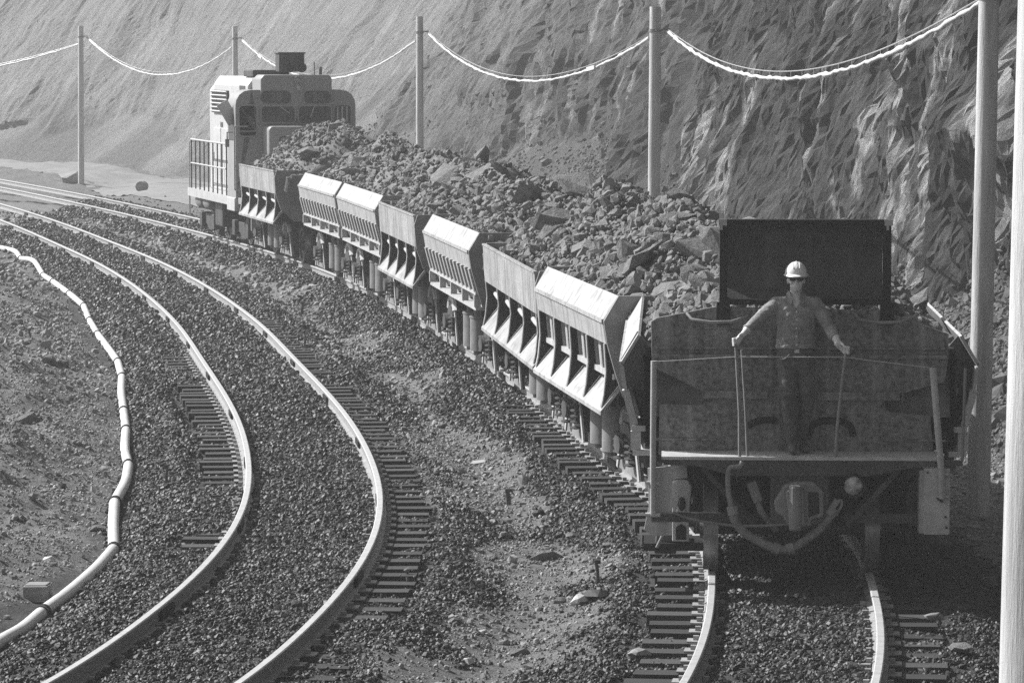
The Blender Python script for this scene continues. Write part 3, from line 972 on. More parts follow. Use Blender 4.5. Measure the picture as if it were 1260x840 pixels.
def wheel_mesh():
    m = M()
    m.lathe([(.05, -.10), (.11, -.10), (.13, -.05), (.34, -.03), (.345, -.065), (.42, -.065), (.42, .045), (.455, .05), (.455, .075), (.36, .075), (.34, .03), (.14, .03), (.12, .07), (.05, .07)], (0, 0, 0), (1, 0, 0), 36)
    return m.mesh('wheel', MT['wheel'], 40)
def axlebox_mesh():
    m = M()
    m.prism([(-.15, -.16), (.15, -.16), (.17, .10), (.10, .20), (-.10, .20), (-.17, .10)], lambda u, v, t: (t, u, v), -.11, .12)
    m.cyl((-.17, 0, -.02), (-.10, 0, -.02), .11, n=14)
    # side frame: dark splayed plate with pale edges, arch on top, coil springs in front
    m.mat(2)
    m.prism([(-.36, -.34), (.36, -.34), (.17, .20), (.10, .27), (-.10, .27), (-.17, .20)], lambda u, v, t: (t, u, v), -.07, -.02)
    m.mat(1)
    for sd in (-1, 1):
        m.bar((-.075, sd * .175, .20), (-.075, sd * .365, -.34), (.022), .05, (0, 1, 0))
    m.tube([(-.06, -.19, .16), (-.06, -.15, .28), (-.06, -.07, .335), (-.06, .07, .335), (-.06, .15, .28), (-.06, .19, .16)], .055, 8)
    m.mat(0)
    for sd in (-1, 1):
        for k in range(5):
            m.lathe([(.03, 0), (.058, .008), (.058, .022), (.03, .03)], (-.12, sd * .19, -.22 + k * .066), (0, 0, 1), 10)
    m.mat(0)
    m.cyl((-.20, 0, -.02), (-.10, 0, -.02), .10, n=14)
    return m.mesh('axle_box', [MT['darksteel'], MT['lightsteel'], MT['greysteel']], 35)
def dumpcyl_mesh():
    m = M()
    m.cyl((0, 0, -.30), (0, 0, .22), .205, n=20)
    m.cyl((0, 0, .22), (0, 0, .25), .215, n=20)
    m.mat(1)
    m.cyl((0, 0, .25), (0, 0, .66), .14, n=16)
    m.mat(0)
    m.box((.12, 0, -.1), (.16, .20, .2))
    m.cyl((-.1, 0, -.36), (-.1, 0, -.29), .05, n=8)
    return m.mesh('dump_cylinder', [MT['greysteel'], MT['darksteel']], 40)
WHEEL, AXBOX, DUMPC = wheel_mesh(), axlebox_mesh(), dumpcyl_mesh()
AXLE = M().cyl((-.98, 0, 0), (.98, 0, 0), .075, n=12).mesh('axle', MT['darksteel'], 40)

def side_poly(W):
    return dict(lip=(-(W - .17), 2.29), out=(-W, 2.01), pan=(-(W - .04), 1.75), grl=(-(W - .14), 1.41), beam=(-(W - .15), 1.16))

def panel(p, q, th=.028):
    """section of a plate between two xz points, thickened inwards"""
    p = Vector((p[0], p[1])); q = Vector((q[0], q[1])); d = (q - p).normalized()
    n = Vector((-d.y, d.x))
    if n.x < 0: n = -n
    return [tuple(p), tuple(q), tuple(q + n * th), tuple(p + n * th)]

def mirror(poly): return [(-u, v) for u, v in poly][::-1]

def build_car(Lc, length, kind, label, W=1.62, near=False, bars=13):
    root = empty('side_dump_car', offp(T1, y_at(Lc), 0), heading(Lc), label, 'ore car', 'side-dump ore cars of the train')
    h = length / 2
    PW = MT[('white', 'whiteb', 'whitec')[int(Lc) % 3]]
    sp = side_poly(W)
    # running gear
    ax = h - .72
    for sy in (-1, 1):
        ya = sy * ax if not (near and sy < 0) else -(h - .20)
        obj_of(AXLE, 'axle', root, (0, ya, .42))
        for sx in (-1, 1):
            obj_of(WHEEL, 'wheel', root, (sx * .775 - (.075 if near and sy < 0 else 0), ya, .42), (0, 0, 0 if sx < 0 else math.pi))
            if not (near and sy < 0): obj_of(AXBOX, 'axle_box', root, (sx * 1.13, ya, .58), (0, 0, 0 if sx < 0 else math.pi), (1.1, 2.1, 1.08))
    for sx in (-1, 1):
        for sy in (-1, 1):
            obj_of(DUMPC, 'dump_cylinder', root, (sx * 1.06, sy * .46, .60), (0, 0, 0 if sx < 0 else math.pi))
    u = M()
    for sx in (-1, 1):
        u.box((sx * .42, 0, .74), (.22, length - .25, .58)); u.box((sx * .98, 0, .98), (.06, length - .2, .26))
    for y in (-ax, -ax + .55, -.9, 0, .9, ax - .55, ax):
        u.box((0, y, .96), (2.30, .16, .17))
    u.box((0, 0, 1.10), (2.55, length - .3, .06))
    u.tube([(-1.0, -h + .3, .62), (-1.0, 0, .58), (-1.0, h - .3, .62)], .03, 6)
    u.obj('underframe', MT['black'], root)
    if near:
        for sx in (-1, 1):
            q = M(); q.lathe([(.03, -.03), (.26, 0), (.33, .08), (.33, 2.2), (.26, 2.28), (.03, 2.31)], (sx * .98, -1.95, .62), (0, 1, 0), 20)  # added drums stop sun reaching the ground under the car
            q.obj('sun_block_drum', MT['black'], root, 40)
        q = M(); q.box((0, -1.6, .45), (1.2, .12, .5)); q.box((0, 1.2, .45), (1.2, .12, .5)); q.obj('sun_block_beam', MT['black'], root)  # added beams help keep the ground under the car dark
    cp = M()
    for sy in ((1,) if near else (-1, 1)):
        cp.bar((0, sy * (h - .2), .80), (0, sy * (h + .42), .80), .16, .18)
        cp.box((0, sy * (h + .45), .80), (.30, .24, .30))
    cp.obj('coupler', MT['black'], root, bevel=.02)
    # body tub
    b = M()
    xz([(-(W - .24), 2.16), (-(W - .20), 1.3), (-1.22, 1.14), (1.22, 1.14), (W - .20, 1.3), (W - .24, 2.16), (W - .30, 2.16), (W - .27, 1.36), (-(W - .27), 1.36), (-(W - .30), 2.16)], b, -h + .06, h - .06)
    b.obj('tub', MT['black'], root)  # black so the recess behind the fins reads as shade
    E = [(sp['lip'][0], sp['lip'][1]), (sp['out'][0] + .004, sp['out'][1]), (sp['pan'][0] + .004, sp['pan'][1]), (sp['grl'][0], sp['grl'][1]), (-1.40, 1.16), (-1.15, 1.02)]
    E = E + mirror(E)
    if kind == 'flat':
        E = [(-(W - .06), 2.22), (-W + .004, 2.05), (-(W - .04), 1.64), (-(W - .16), 1.30), (-1.15, 1.02)]
        E = E + mirror(E)
    for sy in ((1,) if near else (-1, 1)):
        e = M(); xz(E, e, sy * h - .035, sy * h + .035)
        # stiffener and lip on the plate
        e.box((0, sy * (h + .05), 1.62), (2.7, .05, .10))
        e.box((0, sy * (h + .05), 1.20), (2.3, .05, .10))
        e.obj('end_plate', MT['greysteel'], root)
    L0, L1 = -h + .037, h - .037
    for sx in (-1, 1):
        fl = (lambda P: P) if sx < 0 else mirror
        g = lambda p: p if sx < 0 else (-p[0], p[1])
        kd = kind if sx < 0 else 'incline'
        if kd in ('incline', 'mixed'):
            m = M(); xz(fl(panel(sp['lip'], sp['out'])), m, L0, L1)
            xz(fl([(sp['out'][0] - .012, 2.028), (sp['out'][0] - .012, 1.985), (sp['out'][0] + .02, 1.985), (sp['out'][0] + .03, 2.028)]), m, L0, L1)
            m.obj('tip_panel', PW, root)
            m = M(); xz(fl(panel((sp['out'][0] + .006, 1.983), sp['pan'])), m, L0, L1)
            m.obj('side_panel', PW, root)
        if kd == 'flat':
            m = M(); xz(fl(panel((-W, 2.19), (-(W - .03), 1.67))), m, L0, L1)
            xz(fl(panel((-(W + .012), 2.215), (-(W + .012), 2.19), .05)), m, L0, L1)
            m.obj('side_panel', PW, root)
        if kd in ('incline', 'mixed'):
            nb = bars
            inset = .0 if kd == 'incline' else .10
            p0 = (sp['pan'][0] + .01 + inset, 1.752); p1 = (sp['grl'][0] + inset * .4, 1.41)
            x0 = p0[0]; x1 = p1[0]
            bm_ = M(); bm_.bar((0, 0, 0), (x1 - x0, 0, p1[1] - p0[1]), .07, .17, (0, 1, 0))
            bme = bm_.mesh('grille_bar', PW)
            m = M(); xz(fl(panel((p0[0] + .075, p0[1] + .01), (p1[0] + .075, p1[1] - .01), .01)), m, L0, L1); m.obj('grille_shade', MT['cavity_shade'], root)  # dark sheet painting the shade between the bars
            bm2 = M(); bm2.bar((0, 0, 0), (-(x1 - x0), 0, p1[1] - p0[1]), .07, .17, (0, 1, 0))
            bme2 = bm2.mesh('grille_bar', MT['lightsteel'])
            for k in range(nb):
                y = L0 + .12 + (L1 - L0 - .24) * k / (nb - 1)
                obj_of(bme if sx < 0 else bme2, 'grille_bar', root, (x0 if sx < 0 else -x0, y, p0[1]))
        if kd == 'incline':
            m = M()
            xz(fl([(sp['grl'][0] - .025, 1.41), (sp['grl'][0] - .025, 1.355), (sp['grl'][0] + .12, 1.355), (sp['grl'][0] + .12, 1.41)]), m, L0, L1)
            xz(fl([(sp['beam'][0] - .03, 1.17), (sp['beam'][0] - .03, 1.12), (sp['beam'][0] + .14, 1.12), (sp['beam'][0] + .14, 1.17)]), m, L0, L1)
            for k in range(5):
                y = L0 + .06 + (L1 - L0 - .12) * k / 4
                m.box((g(sp['beam'])[0], y, 1.262), (.10, .07, .184))
            m.obj('sill_frame', MT['lightsteel'], root)
            m = M()
            for k in range(4):
                y = L0 + .06 + (L1 - L0 - .12) * (k + .5) / 4
                m.box((g((sp['beam'][0] + .10, 0))[0], y, 1.26), (.05, (L1 - L0) / 4 - .5, .15), Matrix.Rotation(math.radians(-28 if sx < 0 else 28), 3, 'Y'))
            m.obj('bearing_block', PW, root)
        if kd in ('flat', 'mixed'):
            # pillars: tapered fins standing on a sloping apron
            top = 1.665 if kd == 'flat' else 1.745
            n = 5
            fin = [(-(W - .035), top), (-(W - .055), 1.44), (-(W - .03), 1.18), (-(W + .0), 1.035), (-(W - .26), 1.36), (-(W - .16), 1.48), (-(W - .13), top)]
            fm = M(); xz(fl(fin), fm, -.018, .018)
            fm.mat(1)
            for q0, q1 in ((fin[0], fin[1]), (fin[1], fin[2]), (fin[2], fin[3])):
                q0 = g(q0); q1 = g(q1)
                fm.bar((q0[0], 0, q0[1]), (q1[0], 0, q1[1]), .014, .075, (0, 1, 0))
            fme = fm.mesh('pillar', [MT['black'], PW])  # lit outer edge and shaded faces put into the fin colours
            for k in range(n):
                y = L0 + .10 + (L1 - L0 - .20) * k / (n - 1)
                obj_of(fme, 'pillar', root, (0, y, 0))
            m = M(); xz(fl(panel((-(W - .27), 1.36), (-(W + .02), 1.00), .03)), m, L0, L1 )
            xz(fl([(-(W + .022), 1.0), (-(W + .022), .955), (-(W - .02), .955), (-(W - .02), 1.0)]), m, L0, L1)
            m.obj('apron', PW, root)
            if kd == 'mixed':
                m = M(); xz(fl([(-(W - .12), 1.41), (-(W - .12), 1.35), (-(W - .22), 1.35), (-(W - .22), 1.41)]), m, L0, L1)
                m.obj('sill_rail', MT['lightsteel'], root)
            if kd == 'flat':                       # flexible pipe running through the pillars
                pts = []
                for k in range(33):
                    t = k / 32
                    pts.append((g((-(W - .17), 0))[0], L0 + .12 + (L1 - L0 - .24) * t, 1.50 - .05 * abs(math.sin(t * math.pi * 4))))
                M().tube(pts, .035, 8).obj('air_pipe', MT['lightsteel'], root, 50)
    return root

CARS = [  # centre along the train, length, kind, label
    (15.6, 5.6, 'mixed', 'white side-dump car just behind the dark end car, with both grille and long white apron'),
    (22.0, 6.9, 'flat', 'flat white sided side-dump car, third from the near end, open bays above its apron'),
    (30.2, 6.3, 'incline', 'side-dump car with a broad bright tipped lip over a grille, mid train'),
    (37.6, 5.8, 'flat', 'short white sided side-dump car with ragged top edge between two grilled cars'),
    (44.7, 6.7, 'incline', 'grilled white side-dump car next to the ragged edged one, on its locomotive side'),
    (51.6, 6.1, 'incline', 'smaller grilled white side-dump car, second from the locomotive'),
    (61.2, 5.4, 'flat', 'side-dump car coupled against the locomotive, its finned side over a short apron'),
]
NEARL, NEARLEN = 9.9, 5.9
car_roots = []
near_car = build_car(NEARL, NEARLEN, 'incline', 'dark rear end car facing the viewer with raised headboard and end platform', W=1.72, near=True)
near_car.location.x += .122
near_car.rotation_euler.z -= .055
car_roots.append((near_car, NEARLEN, 1.72))
for Lc, ln, kd, lab in CARS:
    car_roots.append((build_car(Lc, ln, kd, lab), ln, 1.62))

# ------------------------------------------------------------------ the end of the nearest car
def build_near_end(root):
    yp = -NEARLEN / 2                              # plane of the end plate
    E = [(-1.426, 2.42), (-1.37, 2.455), (-.81, 2.565), (.80, 2.53), (1.415, 2.31), (1.415, 2.085), (1.385, 1.85), (.86, 1.705), (.81, 1.66), (.815, 1.60), (.87, 1.56), (1.25, 1.525), (1.28, 1.14),
         (-1.35, 1.14), (-1.34, 1.625), (-.94, 1.62), (-.885, 1.655), (-.885, 1.715), (-.93, 1.752), (-1.37, 1.965), (-1.415, 1.99)]
    m = M(); xz(E, m, yp - .04, yp)
    m.obj('end_plate', MT['plate'], root, bevel=.006)
    m = M()
    m.box((0, yp - .055, 2.09), (2.80, .03, .035))                       # long horizontal lap
    m.box((0, yp - .055, 2.17), (2.76, .026, .02))
    m.box((-.62, yp - .07, 1.725), (.62, .06, .07)); m.box((.56, yp - .07, 1.715), (.78, .06, .075))
    for x in (-1.1, 1.1):
        m.box((x, yp - .05, 1.29), (.6, .02, .02))
    for x in (-.47, .30, .98):
        m.box((x, yp - .046, 1.86), (.016, .012, .42))
    m.box((-.05, yp - .046, 2.36), (1.9, .012, .014))
    m.box((.1, yp - .046, 1.47), (1.7, .012, .014))
    m.obj('stiffener', MT['plate'], root)
    # raised slots low on the plate
    m = M()
    for cx in (-.30, .30):
        arc = []
        for k in range(9):
            t = math.pi * k / 8
            arc.append((cx - .21 * math.cos(t), yp - .055, 1.33 + .15 * math.sin(t) ** .6))
        if cx < 0: arc = arc[1:6]
        m.tube(arc, .032, 8)
    m.obj('lifting_loop', MT['black'], root, 50)
    # side walls end faces: dark plates left and right
    for sx in (-1, 1):
        m = M()
        poly = [(-1.44, 2.16), (-1.56, 2.30), (-1.735, 2.0), (-1.70, 1.74), (-1.60, 1.50), (-1.46, 1.46), (-1.40, 1.9)]
        if sx > 0: poly = mirror(poly)
        xz(poly, m, yp + .30, yp + .36)
        m.box((sx * 1.585, yp + .29, 1.70), (.22, .03, .03))
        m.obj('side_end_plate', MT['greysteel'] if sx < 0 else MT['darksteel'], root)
        m = M()
        poly = [(-1.42, 1.46), (-1.62, 1.46), (-1.50, 1.16), (-1.38, 1.12)]
        if sx > 0: poly = mirror(poly)
        xz(poly, m, yp + .25, yp + .31)
        m.cyl((sx * 1.45, yp + .2, 1.22), (sx * 1.45, yp + .2, 1.02), .05, n=10)
        m.cyl((sx * 1.45, yp + .2, 1.04), (sx * 1.45, yp + .2, .99), .07, n=10)
        m.obj('hinge_bracket', MT['darksteel'], root)
        # tipping ram seen in the cut-out
        m = M()
        m.cyl((sx * 1.45, yp + .25, 1.84), (sx * 1.12, yp + .22, 1.73), .10, n=16)
        m.cyl((sx * 1.12, yp + .22, 1.73), (sx * .80, yp + .2, 1.62), .06, n=12)
        m.lathe([(.13, 0), (.13, .06)], (sx * 1.12, yp + .22, 1.73), (sx * -1, 0, -.3), 16)
        m.obj('tipping_ram', MT['greysteel'], root, 40)
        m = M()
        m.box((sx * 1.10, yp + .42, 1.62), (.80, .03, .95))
        m.box((sx * 1.10, yp + .21, 2.05), (.80, .38, .03)); m.box((sx * 1.10, yp + .21, 1.22), (.62, .38, .03)); m.box((sx * .72, yp + .21, 1.62), (.03, .38, .8))  # added box keeps sky and sun out of the cut-outs
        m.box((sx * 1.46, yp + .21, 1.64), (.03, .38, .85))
        m.obj('cutout_shade_box', MT['cavity_shade'], root)
        # bowed hand iron under the headboard posts
        m = M()
        c = sx * .80 + .02
        m.tube([(c - .30, yp - .06, 2.50), (c - .26, yp - .14, 2.45), (c - .08, yp - .18, 2.425), (c + .12, yp - .18, 2.43), (c + .26, yp - .12, 2.47), (c + .29, yp - .05, 2.50)], .016, 8)
        m.obj('hand_iron', MT['greysteel'], root, 50)
    # headboard
    hb = M()
    hp = [(.03, 2.62), (.12, 2.74), (.17, 2.95), (.16, 3.12), (.10, 3.27), (.02, 3.36)]
    hp = hp + [(y_ + .03, z_) for y_, z_ in hp[::-1]]
    hb.prism(hp, lambda u, v, t: (t, yp + u, v), -.70, .79)
    hb.obj('headboard', MT['darksteel'], root)
    fr = M()
    for x in (-.735, .825):
        fr.box((x, yp, 2.895), (.075, .12, .99))
        fr.box((x, yp - .05, 2.50), (.13, .05, .22))
        for k in range(7):
            fr.cyl((x + .02, yp - .075, 2.45 + k * .13), (x + .02, yp - .055, 2.45 + k * .13), .012, n=6)
    fr.box((.045, yp, 3.375), (1.63, .14, .05))
    fr.box((.045, yp - .01, 2.61), (1.49, .10, .05))
    fr.obj('headboard_frame', MT['black'], root, bevel=.006)
    cp = M()
    for x in (-.745, .835):
        cp.box((x, yp - .07, 3.372), (.08, .022, .06)); cp.box((x - .01, yp - .07, 3.325), (.022, .02, .05))
    cp.obj('corner_cap', MT['lightsteel'], root)
    # deck and end sill
    yd = yp - .56
    d = M(); d.box((-.02, (yd + yp) / 2 - .02, 1.165), (2.60, .54, .03)); d.obj('platform_deck', MT['deck'], root)
    s = M()
    s.prism([(-1.30, 1.147), (1.52, 1.147), (1.52, 1.11), (1.1, 1.09), (.62, 1.0), (-.66, 1.0), (-.98, 1.09), (-1.30, 1.10)], lambda u, v, t: (u, t, v), yd, yd + .10)
    s.obj('end_sill', MT['darksteel'], root)
    # braces, cross bar
    for sx in (-1, 1):
        m = M()
        m.bar((sx * .93, yd + .12, 1.06), (sx * .44, yd + .16, .52), .05, .11, (0, 1, 0))
        m.obj('brace', MT['darksteel'], root)
        m = M()
        x0, x1 = (-1.36, -.40) if sx < 0 else (.42, 1.16)
        m.box(((x0 + x1) / 2, yd + .22, .575), (x1 - x0, .04, .09))
        if sx < 0:
            m.box((-1.30, yd - .02, .60), (.22, .02, .075))
            for q in (-1.36, -1.27): m.cyl((q, yd - .045, .60), (q, yd - .025, .60), .02, n=8)
        m.obj('cross_bar', MT['darksteel'], root)
        # pale step plates
        m = M()
        if sx < 0:
            m.prism([(-1.45, 1.07), (-1.215, 1.09), (-1.215, .43), (-1.40, .42), (-1.485, .48), (-1.44, .70)], lambda u, v, t: (u, t, v), yd - .005, yd + .02)
            m.box((-1.24, yd + .15, .76), (.03, .30, .62))
        else:
            m.prism([(1.155, 1.08), (1.40, 1.08), (1.40, .45), (1.16, .45)], lambda u, v, t: (u, t, v), yd - .005, yd + .02)
            m.box((1.14, yd + .15, .76), (.05, .30, .60))
            m.mat(1)
            for q in ((1.19, 1.04), (1.37, .52), (1.36, .62)): m.cyl((q[0], yd - .02, q[1]), (q[0], yd - .004, q[1]), .012, n=8)
            m.bar((1.28, yd - .012, .80), (1.335, yd - .012, .76), .012, .02)
        m.obj('step_plate', [MT['whiteold'], MT['black']], root, bevel=.004)
        # tall grab poles
        m = M()
        if sx < 0:
            m.tube([(-1.40, yd - .05, .62), (-1.40, yd - .05, 1.3), (-1.395, yd - .05, 2.09)], .030, 10)
            m.tube([(-1.47, yd - .05, .63), (-1.33, yd - .05, .63)], .022, 8); m.box((-1.40, yd - .03, .93), (.12, .05, .03))
        else:
            m.tube([(1.325, yd - .05, .80), (1.315, yd - .05, 1.05), (1.225, yd - .05, 2.03)], .032, 10)
            m.box((1.325, yd - .03, 1.03), (.12, .05, .02)); m.box((1.325, yd - .03, .82), (.12, .05, .02))
        m.obj('grab_pole', MT['lightsteel'], root, 50)
    m = M(); m.tube([(1.54, yd + .3, 1.12), (1.55, yd + .3, 1.6), (1.56, yd + .32, 2.0)], .016, 6)
    m.obj('side_rod', MT['greysteel'], root)
    # hand rods the man holds, and the thin cross wire
    for nm, pts, r in (('hand_rod', [(-.58, yd + .03, 1.02), (-.585, yd + .03, 1.6), (-.622, yd + .03, 2.24)], .015),
                       ('hand_rod', [(-.50, yd + .06, 1.02), (-.525, yd + .06, 1.6), (-.565, yd + .06, 2.19)], .013),
                       ('hand_rod', [(.315, yd + .03, 1.02), (.34, yd + .03, 1.5), (.412, yd + .03, 2.16)], .015)):
        M().tube(pts, r, 8).obj(nm, MT['greysteel'], root, 50)
    M().tube([(-1.39, yd - .03, 2.08), (-.60, yd + .03, 2.125), (.40, yd + .03, 2.125), (1.22, yd - .03, 2.03)], .0045, 5).obj('safety_wire', MT['lightsteel'], root)
    # coupler head
    c = M()
    c.box((0, yd + .35, .74), (.56, .12, .48))
    c.bar((0, yd + .3, .74), (0, yd + .02, .74), .22, .26)
    c.prism([(-.21, .84), (-.16, .92), (-.05, .95), (.12, .95), (.21, .86), (.21, .62), (.10, .60), (.09, .53), (-.13, .53), (-.17, .62), (-.24, .66), (-.26, .76)], lambda u, v, t: (u, t, v), yd - .10, yd + .06)
    c.obj('coupler_head', MT['greysteel'], root, bevel=.02)
    k = M()
    k.prism([(-.15, .88), (.02, .89), (.03, .54), (-.12, .54), (-.13, .7)], lambda u, v, t: (u, t, v), yd - .17, yd - .09)
    k.cyl((-.06, yd - .16, .50), (-.06, yd - .16, .93), .06, n=14)
    k.obj('knuckle', MT['greysteel'], root, bevel=.02)
    k = M(); k.prism([(.06, .86), (.16, .86), (.17, .66), (.07, .62)], lambda u, v, t: (u, t, v), yd - .105, yd - .098); k.obj('coupler_pocket', MT['black'], root)
    # lamp
    l = M(); l.lathe([(.09, .20), (.115, .16), (.12, .02), (.115, 0), (.10, .01), (.098, .05)], (.49, yd - .02, .91), (0, 1, 0), 24)
    lo = l.obj('marker_lamp', MT['black'], root, 40)
    g = M(); g.ball((.49, yd + .015, .91), (.095, .035, .095), 18, 10); g.obj('lamp_glass', MT['lens'], lo, 60)
    # hoses
    def px(a): return (( a[0] - 985) / 131.5, yd - .02 + (a[2] if len(a) > 2 else 0), (719.5 - a[1]) / 131.5)
    def curve(ps, n=6):
        P = [Vector(px(p)) for p in ps]; out = []
        for i in range(len(P) - 1):
            p0 = P[max(i - 1, 0)]; p1 = P[i]; p2 = P[i + 1]; p3 = P[min(i + 2, len(P) - 1)]
            for t in np.linspace(0, 1, n)[:-1]:
                t = float(t)
                out.append(.5 * ((2 * p1) + (p2 - p0) * t + (2 * p0 - 5 * p1 + 4 * p2 - p3) * t * t + (3 * p1 - p0 - 3 * p2 + p3) * t ** 3))
        out.append(P[-1]); return out
    h = M(); h.tube(curve([(912, 570), (908, 576), (897, 578), (894, 590), (895, 610), (900, 632)]), .026, 10)
    h.obj('brake_pipe', MT['greysteel'], root, 60)
    h = M(); h.tube(curve([(900, 630), (904, 646), (918, 661), (938, 672), (955, 678, -.05), (972, 678, -.05), (988, 670), (1008, 654), (1020, 640), (1027, 628)]), .042, 12)
    h.obj('air_hose', MT['hose'], root, 60)
    h = M(); h.cyl(px((950, 676, -.05)), px((958, 679, -.05)), .056, n=12); h.cyl(px((968, 679, -.05)), px((976, 677, -.05)), .056, n=12)
    h.cyl(px((899, 626)), px((901, 636)), .052, n=12); h.cyl(px((1020, 636)), px((1026, 628)), .055, n=12)
    h.tube(curve([(1024, 630), (1033, 618), (1035, 624), (1028, 636)]), .016, 8); h.bar(px((1018, 634)), px((1030, 617)), .08, .05)
    h.obj('hose_coupling', MT['greysteel'], root, 40)
    h = M(); h.bar(px((923, 597, .1)), px((932, 621, .1)), .09, .09, (0, 1, 0)); h.obj('angle_cock', MT['greysteel'], root)
    h = M(); h.tube(curve([(931, 620, .1), (936, 634, .08), (945, 646, .1), (955, 658, .16)]), .032, 10); h.obj('dangling_hose', MT['hose'], root, 50)
    h = M(); h.tube(curve([(826, 634), (845, 641), (875, 647), (905, 650), (940, 650), (985, 647)]), .014, 8); h.obj('thin_cable', MT['hose'], root, 50)
    h = M(); h.tube(curve([(822, 640, .05), (815, 660, .08), (806, 680, .1)]), .016, 8); h.obj('step_stay', MT['greysteel'], root, 50)
    # end bearings beside the wheels
    for sx in (-1, 1):
        m = M(); x = sx * 1.10 - (.03 if sx < 0 else -.02)
        m.prism([(-.085, .30), (-.085, .62), (-.10, .70), (-.09, .86), (-.05, .90), (.06, .90), (.10, .84), (.09, .70), (.08, .62), (.075, .30)], lambda u, v, t: (x + u, t, v), yp - .05, yp + .14)
        m.cyl((x, yp - .07, .60), (x, yp - .02, .60), .05, n=12)
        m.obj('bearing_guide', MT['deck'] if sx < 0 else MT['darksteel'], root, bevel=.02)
        k = M(); k.ball((x + .005, yp - .06, .665), (.038, .03, .07), 12, 8); k.prism([(-.05, .32), (-.05, .44), (0, .475), (.05, .44), (.05, .32)], lambda u, v, t: (x + u, t, v), yp - .055, yp - .045)
        k.obj('guide_slot', MT['black'], root)
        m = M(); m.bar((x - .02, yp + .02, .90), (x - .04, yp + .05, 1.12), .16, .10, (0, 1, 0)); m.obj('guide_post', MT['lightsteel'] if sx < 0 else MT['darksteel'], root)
        m = M(); m.prism([(-.20 * sx, .16), (-.14 * sx, .50), (-.02 * sx, .52), (.02 * sx, .16)], lambda u, v, t: (x + sx * .24 + u, t, v), yp + .1, yp + .5)
        m.obj('spring_shoe', MT['darksteel'], root, bevel=.02)
        m = M()
        m.box((x + sx * .05, yp + .30, .24), (.62, .6, .07)); m.obj('side_frame_foot', MT['black'], root)
    # rusty bolt heads along the lap
    r = random.Random(4); b = M()
    for k in range(26):
        b.cyl((-1.3 + k * .104, yp - .06, 2.13), (-1.3 + k * .104, yp - .045, 2.13), .011, n=6)
    b.obj('bolt_heads', MT['plate'], root)['kind'] = 'stuff'
    return yp, yd
NEAR_YP, NEAR_YD = build_near_end(near_car)

# ------------------------------------------------------------------ ore heaped in every car
LOADLAB = [
    'heap of broken rock in the near end car, piled around the raised headboard',
    'rock load with large pale boulders in the car behind the dark end car',
    'rock load heaped above the flat white four-bay car',
    'rock load heaped above the broad tipped lip mid train',
    'rock load heaped above the ragged edged short car',
    'rock load above the grilled car on the locomotive side of the ragged edged one',
    'rock load above the smaller grilled car, second from the locomotive',
    'rock load piled up in front of the locomotive cab windows',
]
def build_load(i, root, ln, W):
    h = ln / 2 + (.28 if i else -.02)
    nx, ny = 44, int(ln / .075)
    x = np.linspace(-(W - .20), W - .20, nx); y = np.linspace(-ln / 2 + .06 if i == 0 else -h, h, ny)
    X, Y = np.meshgrid(x, y, indexing='ij')
    crest = [1.02, 1.02, 1.03, 1.0, .95, .98, .95, 1.22][i]
    a = np.abs(X) / (W - .2)
    b = np.abs(Y) / (h + .12)
    if i == 7: a = np.abs(X - .55) / (W - .2 + .55 * np.sign(.55 - X))
    prof = np.clip(1 - a ** 1.7, 0, 1) * np.clip(1 - b ** 5, 0, 1)
    nz = fbm(X * .9 + i * 13, Y * .7, seed=70 + i, oct=3)
    Z = 1.98 + .05 + crest * prof * (.88 + .22 * nz) + .09 * fbm(X * 2.3 + i * 7, Y * 2.3, seed=90 + i, oct=4) * (.3 + .7 * prof)
    Z = Z + .06 * np.abs(fbm(X * 5 + i, Y * 5, seed=95 + i, oct=3))
    Z = np.where(b > .97, Z - .5 * (b - .97) * 8, Z)
    Z[:, 0] = Z[:, -1] = 1.5; Z[0, :] = Z[-1, :] = 1.75
    inv = root.matrix_basis
    lo = Vector(root.location)
    o = grid_obj('ore_load', np.stack([X, Y, Z], -1), MT['rockfine'])
    o.location = root.location; o.rotation_euler = root.rotation_euler
    tag(o, LOADLAB[i], 'ore load', 'rock loads heaped in the ore cars')
    rng = np.random.default_rng(100 + i)
    def hz(px_, py_):
        a_ = int(np.clip(np.searchsorted(x, px_), 0, nx - 1)); b_ = int(np.clip(np.searchsorted(y, py_), 0, ny - 1))
        return Z[a_, b_]
    scale = .9 if i < 4 else .85
    nb = [46, 42, 38, 30, 24, 20, 18, 14][i]
    for k in range(nb):
        px_ = rng.uniform(-1, 1) * (W - .42); py_ = rng.uniform(-1, 1) * (ln / 2 - .35)
        if i == 0 and py_ < -ln / 2 + .8: py_ += 1.0
        s = float(np.clip(rng.lognormal(-2.15, .45), .07, .36)) * scale
        if k < 3: s = float(rng.uniform(.20, .32))
        e = rng.normal(0, .45, 2)
        obj_of(ROCKS[int(rng.integers(len(ROCKS)))], 'boulder', o, (px_, py_, hz(px_, py_) + s * .12), (e[0], e[1], rng.uniform(0, 6.28)),
               (s * rng.uniform(.9, 1.5), s * rng.uniform(.8, 1.2), s * rng.uniform(.55, .95)))
    n = int([7000, 6000, 5400, 3600, 3000, 2600, 2200, 2200][i])
    qx = rng.uniform(-1, 1, n) * (W - .24); qy = rng.uniform(-1, 1, n) * (ln / 2 + (.05 if i else -.1))
    sz = np.clip(rng.lognormal(-3.5, .6, n), .015, .12) * scale
    pts = np.array([(qx[k], qy[k], hz(qx[k], qy[k]) + .25 * sz[k]) for k in range(n)])
    ob = obj_of(rubble_mesh('rubble', pts, sz, MT['rock'], 40 + i), 'rubble', o)
    ob['kind'] = 'stuff'
    return o
for i, (r_, ln_, W_) in enumerate(car_roots):
    build_load(i, r_, ln_, W_)
